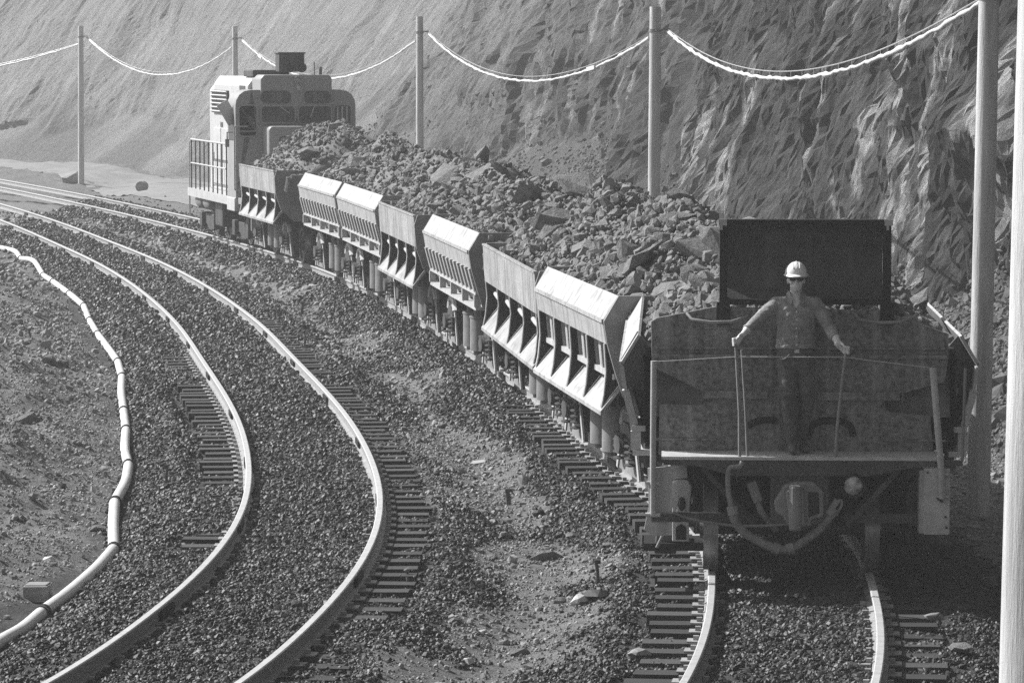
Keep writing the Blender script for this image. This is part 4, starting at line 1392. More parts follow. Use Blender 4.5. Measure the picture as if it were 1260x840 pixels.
# ------------------------------------------------------------------ locomotive
def rrect(x0, x1, z0, z1, r, n=5):
    out = []
    for cx, cz, a0 in ((x1 - r, z1 - r, 0), (x0 + r, z1 - r, 90), (x0 + r, z0 + r, 180), (x1 - r, z0 + r, 270)):
        for k in range(n + 1):
            a = math.radians(a0 + 90 * k / n)
            out.append((cx + r * math.cos(a), cz + r * math.sin(a)))
    return out
def text_mesh(txt, size, depth, name, mat):
    cu = bpy.data.curves.new('lettering', 'FONT'); cu.body = txt; cu.size = size; cu.extrude = depth
    cu.align_x = 'CENTER'; cu.align_y = 'CENTER'
    ob = bpy.data.objects.new('lettering', cu); COL.objects.link(ob)
    dg = bpy.context.evaluated_depsgraph_get()
    me = bpy.data.meshes.new_from_object(ob.evaluated_get(dg))
    bpy.data.objects.remove(ob); bpy.data.curves.remove(cu)
    me.name = name; me.materials.clear(); me.materials.append(mat)
    return me

def build_loco():
    L0 = 65.7
    root = empty('locomotive', offp(T1, y_at(L0), .16), heading(L0 + 2.5), 'pale diesel locomotive numbered 28 pushing at the far end of the train', 'locomotive')
    fx = lambda u, v, t: (u, t, v)
    c = M()
    out = [(-1.55, 1.25), (1.55, 1.25), (1.55, 3.62), (1.53, 3.76), (1.45, 3.90), (1.32, 3.99), (1.15, 4.02), (-1.15, 4.02), (-1.32, 3.99), (-1.45, 3.90), (-1.53, 3.76), (-1.55, 3.62)]
    def keyhole(o_, i_):
        k = min(range(len(o_)), key=lambda q: (o_[q][0] - i_[0][0]) ** 2 + (o_[q][1] - i_[0][1]) ** 2)
        o_ = o_[k:] + o_[:k]
        return o_ + [o_[0]] + [i_[0]] + i_[:0:-1] + [i_[0]]
    hole = rrect(-1.45, -1.02, 2.86, 3.62, .08)
    c.prism(keyhole(out, hole), fx, 0, .05)
    c.prism(keyhole(out, [(u * .96, 1.30 + (v - 1.25) * .965) for u, v in out]), fx, .052, 1.10)
    c.prism(out, fx, 1.102, 1.15)
    c.obj('cab', MT['loco'], root, 30, bevel=.02)
    b = M(); b.prism([(-.91, 3.3), (.93, 3.3), (.93, 4.30), (.86, 4.40), (-.82, 4.40), (-.91, 4.30)], fx, -.05, 1.2)
    b.obj('cab_roof_block', MT['loco'], root, bevel=.03)
    n = M(); n.prism(rrect(-.86, .95, 1.3, 3.12, .12), fx, -.85, .05); n.obj('nose', MT['loco'], root, bevel=.06)
    p = M(); p.box((0, -.25, 1.22), (3.0, 1.5, .16)); p.box((0, -1.0, .85), (2.7, .08, .7)); p.obj('pilot', MT['loco'], root, bevel=.01)
    cp = M(); cp.bar((0, -.9, .8), (0, -1.35, .8), .2, .2); cp.box((0, -1.4, .8), (.3, .22, .3)); cp.obj('coupler', MT['black'], root)
    # windows: frame proud of the wall, pane recessed in it
    def window(x0, x1, z0, z1, y=-.055, r=.08):
        f = M()
        o = rrect(x0 - .035, x1 + .035, z0 - .035, z1 + .035, r + .03); i_ = rrect(x0, x1, z0, z1, r); k = len(o)
        vs = [(u, y - .012, v) for u, v in o] + [(u, y - .012, v) for u, v in i_] + [(u, y + .02, v) for u, v in o] + [(u, y + .02, v) for u, v in i_]
        fs = []
        for q in range(k):
            w_ = (q + 1) % k
            fs += [(q, w_, k + w_, k + q), (q, 2 * k + q, 2 * k + w_, w_), (k + q, k + w_, 3 * k + w_, 3 * k + q)]
        f.add(vs, fs)
        fo = f.obj('window', MT['loco'], root)
        g = M(); g.prism(i_, fx, y + .004, y + .012); g.obj('pane', MT['glass'], fo)
        return fo
    window(-.89, -.04, 3.20, 3.60); window(.07, .90, 3.18, 3.60)
    dw = window(-1.45, -1.02, 2.86, 3.62, -.006); dw.children[0].data.materials[0] = MT['clear']
    window(1.00, 1.42, 2.80, 3.62, -.006)
    m = M(); m.box((-1.235, -.02, 2.98), (.43, .03, .03)); m.obj('sash_bar', MT['loco'], root)
    m = M()
    for x in (1.08, 1.2, 1.32): m.box((x, -.02, 3.2), (.035, .02, .78))
    m.obj('window_bars', MT['locolight'], root)
    for sx, (x0, x1) in ((-1, (-.90, -.14)), (1, (.21, .90))):
        w_ = M(); w_.prism(rrect(x0, x1, 3.68, 3.99, .12), fx, -.075, -.052)
        nb = w_.obj('number_board', MT['board'], root, 40)
        t = text_mesh('28', .30, .004, 'number', MT['print'])
        o = obj_of(t, 'number', nb, ((x0 + x1) / 2, -.081, 3.835), (math.pi / 2, 0, 0))
    for z in (4.06, 4.26):
        h = M(); h.lathe([(.115, 0), (.115, .05), (.085, .055), (.08, .03)], (.06, -.05, z), (0, -1, 0), 20)
        ho = h.obj('headlight', MT['loco'], root, 40)
        g = M(); g.ball((.06, -.085, z), (.08, .02, .08), 16, 8); g.obj('headlight_lens', MT['lens'], ho, 60)
    # wipers
    m = M(); m.bar((-.5, -.09, 3.66), (-.20, -.09, 3.44), .018, .018); m.obj('wiper', MT['locolight'], root)
    m = M(); m.bar((.48, -.09, 3.64), (.36, -.09, 3.32), .018, .018); m.obj('wiper', MT['locolight'], root)
    # round emblem on the nose
    e = M(); e.lathe([(.135, 0), (.135, .012), (.115, .014), (.105, .012)], (-.47, -.85, 2.74), (0, -1, 0), 24)
    eo = e.obj('emblem', MT['board'], root)
    g = M(); g.cyl((-.47, -.864, 2.74), (-.47, -.872, 2.74), .10, n=24); g.obj('emblem_disc', MT['loco'], eo)
    g = M(); g.lathe([(.055, 0), (.055, .006), (.03, .006), (.03, 0)], (-.47, -.872, 2.74), (0, -1, 0), 20); g.box((-.47, -.876, 2.74), (.05, .006, .02)); g.obj('emblem_mark', MT['board'], eo)
    # hood behind the cab
    h = M()
    h.prism([(-1.02, 1.3), (1.02, 1.3), (1.02, 4.12), (.86, 4.34), (-.86, 4.34), (-1.02, 4.12)], fx, 1.15, 6.2)
    h.obj('long_hood', MT['locolight'], root, bevel=.03)
    h = M(); h.prism([(-1.0, 1.3), (1.0, 1.3), (1.0, 3.95), (.86, 4.12), (-.86, 4.12), (-1.0, 3.95)], fx, 6.2, 7.0); h.obj('hood_end', MT['locolight'], root, bevel=.03)
    lv = M(); lv.box((-1.04, 5.1, 3.66), (.05, 2.4, .60)); lvo = lv.obj('louvre_panel', MT['black'], root)
    sm = M(); sm.bar((0, -1.2, 0), (0, 1.2, 0), .05, .03); sme = sm.mesh('louvre', MT['locolight'])
    for k in range(6):
        obj_of(sme, 'louvre', lvo, (-1.085, 5.1, 3.40 + k * .105), (0, math.radians(35), 0))
    v = M()
    for k in range(3): v.box((-1.022, 2.6 + k * 1.2, 3.05), (.02, .35, .13))
    v.box((-1.022, 1.9, 4.0), (.02, .8, .22)); v.obj('vents', MT['board'], root)
    for k in range(4):
        d = M(); d.box((-1.03, 2.0 + k * 1.22, 2.2), (.03, 1.12, 1.5)); d.box((-1.055, 2.4 + k * 1.22, 2.2), (.02, .05, .2)); d.obj('hood_door', MT['locolight'], root, bevel=.008)
    # roof gear
    hb = M(); hb.box((0.0, .75, 4.70), (.66, .5, .46)); hb.box((0.0, .75, 4.95), (.72, .56, .04)); hb.box((-.25, .48, 4.72), (.05, .03, .42))
    hb.obj('roof_box', MT['darksteel'], root, bevel=.02)
    for x in (-.10, .20):
        q = M(); q.lathe([(.045, 0), (.06, .2), (.13, .32), (.12, .325), (.03, .15)], (x, .52, 4.58), (0, -1, 0), 16); q.obj('horn', MT['darksteel'], root, 40)
    q = M(); q.box((-.45, 1.6, 4.43), (.95, 1.3, .17)); q.obj('roof_fan', MT['darksteel'], root, bevel=.02)
    q = M(); q.cyl((.55, .3, 4.4), (.55, .3, 4.72), .012, n=6); q.cyl((.75, .5, 4.4), (.75, .5, 4.6), .04, n=8); q.obj('antenna', MT['greysteel'], root)
    # cab side: awning, mirror, side window, white side strip
    a = M(); a.bar((-1.53, .45, 3.52), (-1.80, .45, 3.36), .60, .03, (0, 1, 0)); a.obj('sunshade', MT['locolight'], root)
    s_ = M(); s_.prism(rrect(.25, .95, 2.75, 3.4, .06), lambda u, v, t: (t, u, v), -1.565, -1.553); s_.obj('side_window', MT['glass'], root)
    mr = M(); mr.tube([(-1.55, .12, 2.95), (-1.75, .10, 2.95), (-1.75, .10, 2.7)], .02, 6); mr.box((-1.75, .1, 2.68), (.1, .05, .2)); mr.obj('mirror', MT['greysteel'], root)
    gr = M()
    gr.tube([(-1.60, -.12, 1.5), (-1.60, -.12, 3.1)], .022, 8)
    for z in (1.5, 2.1, 3.1): gr.tube([(-1.60, -.12, z), (-1.25, -.10, z)], .02, 6)
    gr.obj('grab_rail', MT['white'], root, 50)
    st = M(); st.box((-1.42, .55, 1.12), (.34, 1.1, .34)); st.obj('cab_step_box', MT['locolight'], root, bevel=.02)
    # walkway and railings
    wk = M(); wk.box((0, 4.1, 1.26), (3.1, 6.6, .08)); wk.box((-1.53, 4.1, 1.18), (.05, 6.6, .20)); wk.box((1.53, 4.1, 1.18), (.05, 6.6, .20)); wk.obj('walkway', MT['lightsteel'], root)
    for sx in (-1, 1):
        for k in range(9):
            q = M(); y = 1.5 + k * .68
            q.tube([(sx * 1.52, y, 1.2), (sx * 1.52, y, 2.62)], .020, 6); q.obj('stanchion', MT['darksteel'], root, 60)
        q = M(); q.tube([(sx * 1.52, 1.45, 2.62), (sx * 1.52, 7.0, 2.62)], .026, 8); q.obj('top_rail', MT['lightsteel'], root, 60)
        q = M(); q.tube([(sx * 1.52, 1.6, 1.98), (sx * 1.52, 7.0, 1.98)], .022, 8); q.obj('mid_rail', MT['lightsteel'], root, 60)
    q = M()
    for x in (-1.5, -1.2, -.9, .9, 1.2, 1.5): q.tube([(x, 7.38, .6 if abs(x) > 1.3 else 1.2), (x, 7.38, 2.55)], .02, 6)
    for x0, x1 in ((-1.5, -.9), (.9, 1.5)):
        q.tube([(x0, 7.38, 2.55), (x1, 7.38, 2.55)], .024, 6); q.tube([(x0, 7.38, 1.9), (x1, 7.38, 1.9)], .02, 6)
    q.obj('end_railing', MT['lightsteel'], root, 60)
    for y in (4.6, 5.8):
        q = M(); q.lathe([(.02, -.02), (.16, 0), (.22, .05), (.22, .9), (.16, .95), (.02, .97)], (-1.25, y, .98), (0, 1, 0), 18)
        q.obj('air_tank', MT['greysteel'], root, 50)
    q = M(); q.box((0, 3.7, .75), (2.7, 1.1, .7)); q.obj('fuel_tank', MT['darksteel'], root, bevel=.05)
    for yc in (.9, 5.9):
        tk = M()
        for sx in (-1, 1):
            tk.prism([(yc - 1.35, .62), (yc + 1.35, .62), (yc + 1.35, .42), (yc + .55, .34), (yc + .25, .20), (yc - .25, .20), (yc - .55, .34), (yc - 1.35, .42)], lambda u, v, t: (t, u, v), sx * 1.12 - .07, sx * 1.12 + .07)
            for q_ in (-.95, .95): tk.box((sx * 1.16, yc + q_, .46), (.26, .36, .40))
        tk.box((0, yc, .6), (2.2, .4, .25))
        to = tk.obj('truck', MT['darksteel'], root, bevel=.015)
        for q_ in (-.95, .95):
            obj_of(AXLE, 'axle', to, (0, yc + q_, .48), (0, 0, 0), (1, 1.2, 1.2))
            for sx in (-1, 1): obj_of(WHEEL, 'wheel', to, (sx * .775, yc + q_, .48), (0, 0, 0 if sx < 0 else math.pi), (1, 1.12, 1.12))
    return root
LOCO = build_loco()

# ------------------------------------------------------------------ people
def loft(m, secs, n=20):
    """secs: (x, y, z, rx, ry) horizontal ellipses, closed at both ends"""
    vs = []; fs = []
    for x, y, z, rx, ry in secs:
        for i in range(n):
            t = 2 * math.pi * i / n
            vs.append((x + rx * math.cos(t), y + ry * math.sin(t), z))
    for k in range(len(secs) - 1):
        for i in range(n):
            fs.append((k * n + i, k * n + (i + 1) % n, (k + 1) * n + (i + 1) % n, (k + 1) * n + i))
    fs += [tuple(range(n - 1, -1, -1)), tuple(range((len(secs) - 1) * n, len(secs) * n))]
    m.add(vs, fs)
def limb(m, pts, rs, n=14):
    P = [Vector(p) for p in pts]
    # subdivide for smooth taper
    for k in range(len(P) - 1):
        m.cyl(P[k], P[k + 1], rs[k], rs[k + 1], n)
    for p, r in zip(P, rs):
        m.ball(p, r * 1.0, n, 8)
def lerp(a, b, t): return Vector(a).lerp(Vector(b), t)

def head_shapes(m, c):
    x, y, z = c                                   # centre between the ears, face to -y
    m.ball((x, y + .012, z + .022), (.076, .096, .098), 20, 14)
    m.ball((x, y - .022, z - .048), (.060, .066, .066), 18, 12)
    m.ball((x, y - .052, z - .088), (.030, .026, .024), 14, 10)       # chin
    for s in (-1, 1):
        m.ball((x + s * .040, y - .055, z - .020), (.026, .026, .024), 12, 8)   # cheekbones
        m.ball((x + s * .077, y + .015, z - .008), (.012, .022, .034), 10, 8)   # ears
        m.ball((x + s * .032, y - .072, z + .030), (.026, .016, .010), 12, 8)   # brows
    m.cyl((x, y - .082, z + .018), (x, y - .104, z - .022), .009, .0135, 10)
    m.ball((x, y - .102, z - .024), (.0155, .013, .011), 12, 8)
    m.ball((x, y - .080, z - .052), (.024, .012, .0065), 12, 8)
    m.ball((x, y - .078, z - .063), (.020, .012, .007), 12, 8)

def hand_shapes(m, P, a, wr, side):
    """fist round a rod through P along a; wr = wrist point"""
    P = Vector(P); a = Vector(a).normalized(); wr = Vector(wr)
    w_ = wr - P; w_ = (w_ - a * w_.dot(a)).normalized()
    t = a.cross(w_) * side
    R = .030
    pc = P + w_ * .034 + t * .012
    for k in range(4):                            # palm as four knuckle bars so that it is broad and flat
        o = (k - 1.5) * .020
        m.cyl(wr + a * o * .45, P + w_ * .030 + t * .026 + a * o, .017, .0125, 10)
        m.ball(P + w_ * .030 + t * .026 + a * o, .0125, 10, 8)
    for k, ln in enumerate((.88, 1.0, .95, .78)):
        o = (k - 1.5) * .021
        pts = []
        for th in (40, 95, 150, 150 + 60 * ln):
            q = math.radians(th)
            pts.append(P + (w_ * math.cos(q) + t * math.sin(q)) * R + a * o)
        limb(m, pts, [.0115, .0105, .0098, .0085], 9)
    th0 = wr * .45 + P * .55 + a * .030 - t * .012
    limb(m, [wr * .8 + P * .2 + a * .018, th0, P - t * .030 + w_ * .012 + a * .040, P - t * .034 - w_ * .016 + a * .030], [.017, .0145, .0115, .0095], 9)

def remeshed(m, name, voxel, mats, pick, smooth_it=4):
    me = m.mesh(name, mats)
    o = bpy.data.objects.new(name, me); COL.objects.link(o)
    r = o.modifiers.new('r', 'REMESH'); r.mode = 'VOXEL'; r.voxel_size = voxel; r.use_smooth_shade = True
    s = o.modifiers.new('s', 'SMOOTH'); s.factor = .5; s.iterations = smooth_it
    dg = bpy.context.evaluated_depsgraph_get()
    out = bpy.data.meshes.new_from_object(o.evaluated_get(dg))
    bpy.data.objects.remove(o); bpy.data.meshes.remove(me)
    out.name = name; out.materials.clear()
    for k in mats: out.materials.append(k)
    n = len(out.polygons); c = np.empty(n * 3, np.float32); out.polygons.foreach_get('center', c)
    out.polygons.foreach_set('material_index', pick(c.reshape(-1, 3)).astype(np.int32))
    out.polygons.foreach_set('use_smooth', np.ones(n, bool))
    return out

def build_worker():
    m = M(); cx = -.05
    HL = Vector((-.622, -.31, 1.085)); HR = Vector((.415, -.31, 1.010))
    WL = Vector((-.560, -.265, 1.150)); WR = Vector((.345, -.268, 1.072))
    SL = Vector((cx - .185, .0, 1.425)); SR = Vector((cx + .185, .0, 1.425))
    EL = Vector((-.43, -.07, 1.265)); ER = Vector((.262, -.08, 1.215))
    # torso: shirt worn loose over the belt
    loft(m, [(cx, .005, 1.000, .172, .118), (cx, .0, 1.015, .180, .124), (cx, .0, 1.07, .176, .120), (cx, .0, 1.15, .172, .116), (cx, -.004, 1.23, .183, .122),
             (cx, -.006, 1.32, .196, .128), (cx, 0, 1.39, .196, .118), (cx, .006, 1.44, .168, .098), (cx, .012, 1.475, .11, .076), (cx, .014, 1.50, .068, .062)], 28)
    loft(m, [(cx, .0, .80, .110, .092), (cx, .0, .84, .160, .112), (cx, .004, .92, .172, .120), (cx, .0, 1.0, .160, .110), (cx, 0, 1.04, .155, .105)], 24)
    m.cyl((cx, .014, 1.46), (cx, -.002, 1.60), .060, .054, 16)
    head_shapes(m, (cx + .002, -.012, 1.655))
    for S_, E_, W_, H_, sd in ((SL, EL, WL, HL, 1), (SR, ER, WR, HR, -1)):
        limb(m, [lerp(S_, (cx, 0, 1.40), .45), S_, lerp(S_, E_, .5), E_], [.085, .072, .060, .052], 16)
        limb(m, [E_, lerp(E_, W_, .35), lerp(E_, W_, .62)], [.052, .050, .044], 16)
        limb(m, [lerp(E_, W_, .55), lerp(E_, W_, .85), W_], [.037, .031, .026], 12)
        rod = Vector((-.04, 0, .59)) if sd > 0 else Vector((.06, 0, .6))
        hand_shapes(m, H_, rod, W_, sd)
    # legs: weight on the left-hand leg in the picture, the other crossed behind it
    K1 = (-.115, -.10, .545); A1 = (-.075, -.02, .115)
    limb(m, [(-.130, 0, .88), lerp((-.13, 0, .88), K1, .5), K1], [.098, .086, .068], 18)
    limb(m, [K1, lerp(K1, A1, .35), lerp(K1, A1, .8), A1], [.068, .068, .056, .056], 18)
    K2 = (.065, -.04, .53); A2 = (.010, .115, .135)
    limb(m, [(.035, 0, .88), lerp((.035, 0, .88), K2, .5), K2], [.098, .086, .068], 18)
    limb(m, [K2, lerp(K2, A2, .35), lerp(K2, A2, .8), A2], [.068, .066, .055, .055], 18)
    for A_, dx, dy in ((A1, .005, -.15), (A2, .05, -.13)):
        A_ = Vector(A_)
        limb(m, [A_, (A_.x, A_.y + .03, .052), (A_.x + dx * .5, A_.y + dy * .55, .050), (A_.x + dx, A_.y + dy, .040)], [.048, .050, .046, .038], 14)
    def pick(c):
        x, y, z = c.T
        mi = np.full(len(c), 1)
        mi[z < 1.012] = 2
        mi[z < .125] = 3
        dl = np.array(WL - EL); tl = ((c - np.array(EL)) @ dl) / (dl @ dl)
        dr = np.array(WR - ER); tr_ = ((c - np.array(ER)) @ dr) / (dr @ dr)
        mi[(x < -.40) & (tl > .62)] = 0
        mi[(x > .24) & (tr_ > .62)] = 0
        ax = np.abs(x - cx)
        mi[(z > 1.485) & (ax < .13)] = 0
        mi[(y < -.03) & (z > 1.395) & (ax < (z - 1.395) * .62)] = 0
        return mi
    def creases(me):
        n = len(me.vertices); co = np.empty(n * 3, np.float32); no = np.empty(n * 3, np.float32)
        me.vertices.foreach_get('co', co); me.vertices.foreach_get('normal', no)
        co = co.reshape(-1, 3); no = no.reshape(-1, 3); x, y, z = co.T
        cloth = smooth(.10, .16, z) * (1 - smooth(1.40, 1.47, z)) * (1 - smooth(.36, .42, np.abs(x + .03)))
        arm = smooth(.2, .26, np.abs(x - cx)) * (np.abs(x + .07) < .46)
        f = fbm(x * 9 + z * 4, y * 9, z * 15, oct=3, seed=5, ridged=True) * .0048 + fbm(x * 22, y * 22, z * 26 + x * 12, oct=2, seed=8, ridged=True) * .0022
        knee = np.exp(-((z - .53) / .08) ** 2) + np.exp(-((z - .86) / .06) ** 2) + np.exp(-((z - 1.07) / .07) ** 2)
        d = f * (cloth * (1 + .8 * knee))
        me.vertices.foreach_set('co', (co + no * d[:, None]).astype(np.float32).reshape(-1)); me.update()
    me = remeshed(m, 'person', .0068, [MT['skin'], MT['denim'], MT['jeans'], MT['boot']], pick)
    creases(me)
    o = bpy.data.objects.new('person', me)
    mw = near_car.matrix_basis.copy() if False else Matrix.Translation(near_car.location) @ Matrix.Rotation(near_car.rotation_euler.z, 4, 'Z')
    loc = mw @ Vector((0.0, NEAR_YP - .235, 1.181))
    o.location = loc; o.rotation_euler = (0, 0, near_car.rotation_euler.z)
    COL.objects.link(o)
    tag(o, 'worker in hard hat and denim shirt standing on the end platform with arms spread', 'person')
    hz = 1.655
    # hard hat
    h = M(); hc = Vector((cx + .002, .0, 0))
    prof = []
    n = 28; rings = 9; vs = []; fs = []
    for j in range(rings):
        ph = (math.pi / 2) * j / (rings - 1) * .97
        for i in range(n):
            t = 2 * math.pi * i / n
            vs.append((hc.x + .106 * math.cos(ph) * math.cos(t), hc.y + .128 * math.cos(ph) * math.sin(t), hz + .058 + .118 * math.sin(ph)))
    for j in range(rings - 1):
        for i in range(n): fs.append((j * n + i, j * n + (i + 1) % n, (j + 1) * n + (i + 1) % n, (j + 1) * n + i))
    fs.append(tuple(range((rings - 1) * n, rings * n)))
    h.add(vs, fs)
    vs = []; fs = []
    for rr, dz in ((1.0, .0), (1.10, -.006), (1.11, -.014), (1.0, -.010)):
        for i in range(n):
            t = 2 * math.pi * i / n
            peak = 1 + .20 * max(0, -math.sin(t)) ** 2 * (rr > 1.01)
            vs.append((hc.x + .106 * rr * math.cos(t), hc.y + .128 * rr * peak * math.sin(t), hz + .058 + dz - .012 * max(0, -math.sin(t)) * (rr > 1.01)))
    for j in range(3):
        for i in range(n): fs.append((j * n + i, (j + 1) * n + i, (j + 1) * n + (i + 1) % n, j * n + (i + 1) % n))
    h.add(vs, fs)
    for s in (-.03, 0, .03):
        h.tube([(hc.x + s, -.11, hz + .115), (hc.x + s, -.06, hz + .163 - abs(s) * .25), (hc.x + s, 0, hz + .178 - abs(s) * .3), (hc.x + s, .06, hz + .163 - abs(s) * .25), (hc.x + s, .11, hz + .115)], .006, 6)
    h.obj('hard_hat', MT['hat'], o, 50)
    g = M(); fy = -.012 - .102
    for s in (-1, 1):
        g.prism([(-.031, .015), (.031, .017), (.029, -.012), (.012, -.022), (-.014, -.020), (-.029, -.006)], lambda u, v, t, s=s: (cx + .002 + s * (.036) + s * u, t + .18 * abs(u + .0) * (1 if u > 0 else 0), hz + .014 + v), fy, fy + .008)
        g.bar((cx + .002 + s * .068, fy + .012, hz + .024), (cx + .002 + s * .080, .01, hz + .018), .006, .008)
    g.bar((cx - .010, fy + .003, hz + .022), (cx + .014, fy + .003, hz + .022), .008, .008, (0, 1, 0))
    g.obj('sunglasses', MT['shades'], o)
    hr = M()
    for s in (-1, 1): hr.ball((cx + .002 + s * .070, .028, hz + .036), (.012, .05, .04), 12, 8)
    hr.ball((cx + .002, .085, hz - .02), (.06, .025, .055), 14, 8)
    hr.obj('hair', MT['hair'], o, 60)
    # shirt details
    def fy_at(z): return -.119 - .008 * (1.22 < z < 1.40) + .10 * max(0, z - 1.37)
    b = M()
    for z in (1.045, 1.125, 1.205, 1.285, 1.36):
        b.ball((cx + .004, fy_at(z) - .008, z), (.0085, .004, .0085), 10, 6)
    for s in (-1, 1): b.ball((cx + s * .085, -.120, 1.292), (.0075, .004, .0075), 10, 6)
    b.obj('shirt_buttons', MT['button'], o, 60)
    for s in (-1, 1):
        p = M()
        p.prism([(-.045, .02), (.045, .02), (.045, -.002), (0, -.022), (-.045, -.002)], lambda u, v, t, s=s: (cx + s * .085 + u, t + .25 * abs(s * .085 + u) ** 1.5, 1.31 + v), -.130, -.119)
        p.prism([(-.04, 0), (.04, 0), (.04, -.085), (-.04, -.085)], lambda u, v, t, s=s: (cx + s * .085 + u, t + .25 * abs(s * .085 + u) ** 1.5, 1.305 + v), -.127, -.117)
        p.obj('breast_pocket', MT['denim'], o)
    p = M(); p.prism([(-.016, 1.02), (.016, 1.02), (.016, 1.375), (-.016, 1.375)], lambda u, v, t: (cx + .004 + u, t + fy_at(v) + .125, v), -.131, -.120); p.obj('placket', MT['denim'], o)
    cl = M()
    for s in (-1, 1):
        vs = [(cx + s * .060, -.035, 1.535), (cx + s * .030, -.088, 1.475), (cx + s * .050, -.112, 1.425), (cx + s * .105, -.075, 1.455), (cx + s * .088, .02, 1.525), (cx + s * .066, .02, 1.545)]
        vs2 = [(x_, y_ - .010, z_ + .006) for x_, y_, z_ in vs]
        k = len(vs)
        cl.add(vs + vs2, [tuple(range(k)), tuple(range(2 * k - 1, k - 1, -1))] + [(i, (i + 1) % k, k + (i + 1) % k, k + i) for i in range(k)])
    cl.obj('collar', MT['denim'], o)
    cf = M()
    for E_, W_ in ((EL, WL), (ER, WR)):
        q0 = lerp(E_, W_, .56); q1 = lerp(E_, W_, .67)
        cf.tube([q0, lerp(q0, q1, .5), q1], [.050, .053, .050], 16)
    cf.obj('cuffs', MT['denim'], o, 60)
    bl = M(); loft(bl, [(cx, .0, .965, .171, .118), (cx, 0, 1.005, .170, .117)], 28); bl.obj('belt', MT['boot'], o, 50)
    bk = M(); bk.box((cx + .01, -.122, .985), (.05, .012, .036)); bk.obj('belt_buckle', MT['lens'], o, bevel=.004)
    for s in (-1, 1):
        jp = M(); jp.tube([(cx + s * .06, -.123, .955), (cx + s * .10, -.112, .915), (cx + s * .155, -.075, .90)], .005, 6)
        jp.obj('jeans_pocket', MT['denim'], o, 50)
    return o
WORKER = build_worker()

def build_driver():
    m = M()
    head_shapes(m, (0, -.01, .62))
    m.cyl((0, .01, .42), (0, 0, .56), .058, .054, 14)
    loft(m, [(0, 0, -.05, .17, .12), (0, 0, .1, .18, .12), (0, 0, .28, .20, .12), (0, 0, .40, .17, .10), (0, .01, .45, .08, .07)], 22)
    for s in (-1, 1):
        limb(m, [(s * .18, 0, .36), (s * .26, -.04, .12), (s * .16, -.22, .02)], [.066, .052, .040], 14)
        limb(m, [(s * .16, -.22, .02), (s * .14, -.29, .01)], [.038, .03], 12)
        for k in range(5): limb(m, [(s * .14 + (k - 2) * .016, -.29, .012), (s * .14 + (k - 2) * .019, -.345 + .01 * abs(k - 2), -.004)], [.011, .009], 8)
    me = remeshed(m, 'person', .011, [MT['skin'], MT['denim']], lambda c: np.where((c[:, 2] > .44) | (c[:, 1] < -.24), 0, 1))
    o = bpy.data.objects.new('person', me)
    mw = Matrix.Translation(LOCO.location) @ Matrix.Rotation(LOCO.rotation_euler.z, 4, 'Z')
    o.location = mw @ Vector((-1.22, .45, 2.72)); o.rotation_euler = (0, 0, LOCO.rotation_euler.z)
    COL.objects.link(o)
    h = M(); h.ball((0, 0, .70), (.108, .13, .10), 18, 10); h.lathe([(.11, .0), (.14, -.005), (.14, -.012), (.10, -.01)], (0, -.02, .67), (0, 0, 1), 20); h.obj('hard_hat', MT['hat'], o, 50)
    return tag(o, 'driver in a pale hard hat behind the side window of the locomotive cab', 'person')

build_driver()

# ------------------------------------------------------------------ small things lying about
def stake(px, base, hgt, label, r=.018, kind='stake'):
    p = hit(base[0], base[1])
    root = M()
    rg = random.Random(int(base[0]))
    root.tube([(0, 0, -.2), (rg.uniform(-.01, .01), 0, hgt * .5), (rg.uniform(-.03, .03), 0, hgt)], [r, r, r * .9], 7)
    root.box((0, 0, hgt * .93), (r * 2.6, r * 2.6, .04))
    o = root.obj(kind, MT['darksteel'], None)
    o.location = p
    tag(o, label, 'stake', 'thin stakes driven in beside the tracks')
for a in (((205, 598), .26, 'thin dark stake in the gravel between the pale pipe and the nearest left rail bend'),
          ((626, 622), .20, 'short thick dark stake in the middle dirt strip, beside the nearest train sleepers', .03),
          ((736, 718), .24, 'dark stake at the gravel edge, lowest of those in the middle strip'),
          ((167, 423), .26, 'thin dark stake in the gravel left of the far bend of the empty track'),
          ((372, 386), .26, 'stubby dark stake in the middle strip, far from the viewer beside the empty track', .03),
          ((497, 430), .38, 'tall thin stake below the white aprons, at the gravel edge', .014),
          ((412, 386), .34, 'tall thin pale stake in the gravel below the grilled cars', .014),
          ((302, 352), .22, 'small dark stake below the locomotive end of the train', .03),
          ((62, 384), .18, 'small dark stake just left of the pipe, far up the bank'),
          ((37, 420), .22, 'small dark stake on the rubble bank at the left edge')):
    stake(None, a[0], a[1], a[2], *(a[3:] if len(a) > 3 else ()))

# timber block by the pipe
p = hit(47, 738)
blk = M(); blk.box((0, 0, 0), (.25, .22, .16)); blk.box((0, 0, .082), (.22, .17, .02)); o = blk.obj('timber_block', MT['wood'], None, bevel=.012)
o.location = (p.x, p.y, gz1(p.x, p.y) + .075); o.rotation_euler = (.05, -.03, -.15)
tag(o, 'weathered timber block lying beside the pale pipe at the lower left', 'timber block')

# round dark drum by the haul road
p = unproj(173, 237, -.75)
dr = M(); dr.lathe([(.02, 0), (.19, 0), (.215, .01), (.215, .06), (.20, .07), (.20, .5), (.215, .51), (.215, .56), (.19, .57), (.02, .57)], (0, 0, .215), (.1, 1, 0), 24)
o = dr.obj('drum', MT['greysteel'], None, 40); o.location = (p.x, p.y, gz1(p.x, p.y) + .08)
tag(o, 'small round drum lying end-on between the far rails and the haul road', 'drum')

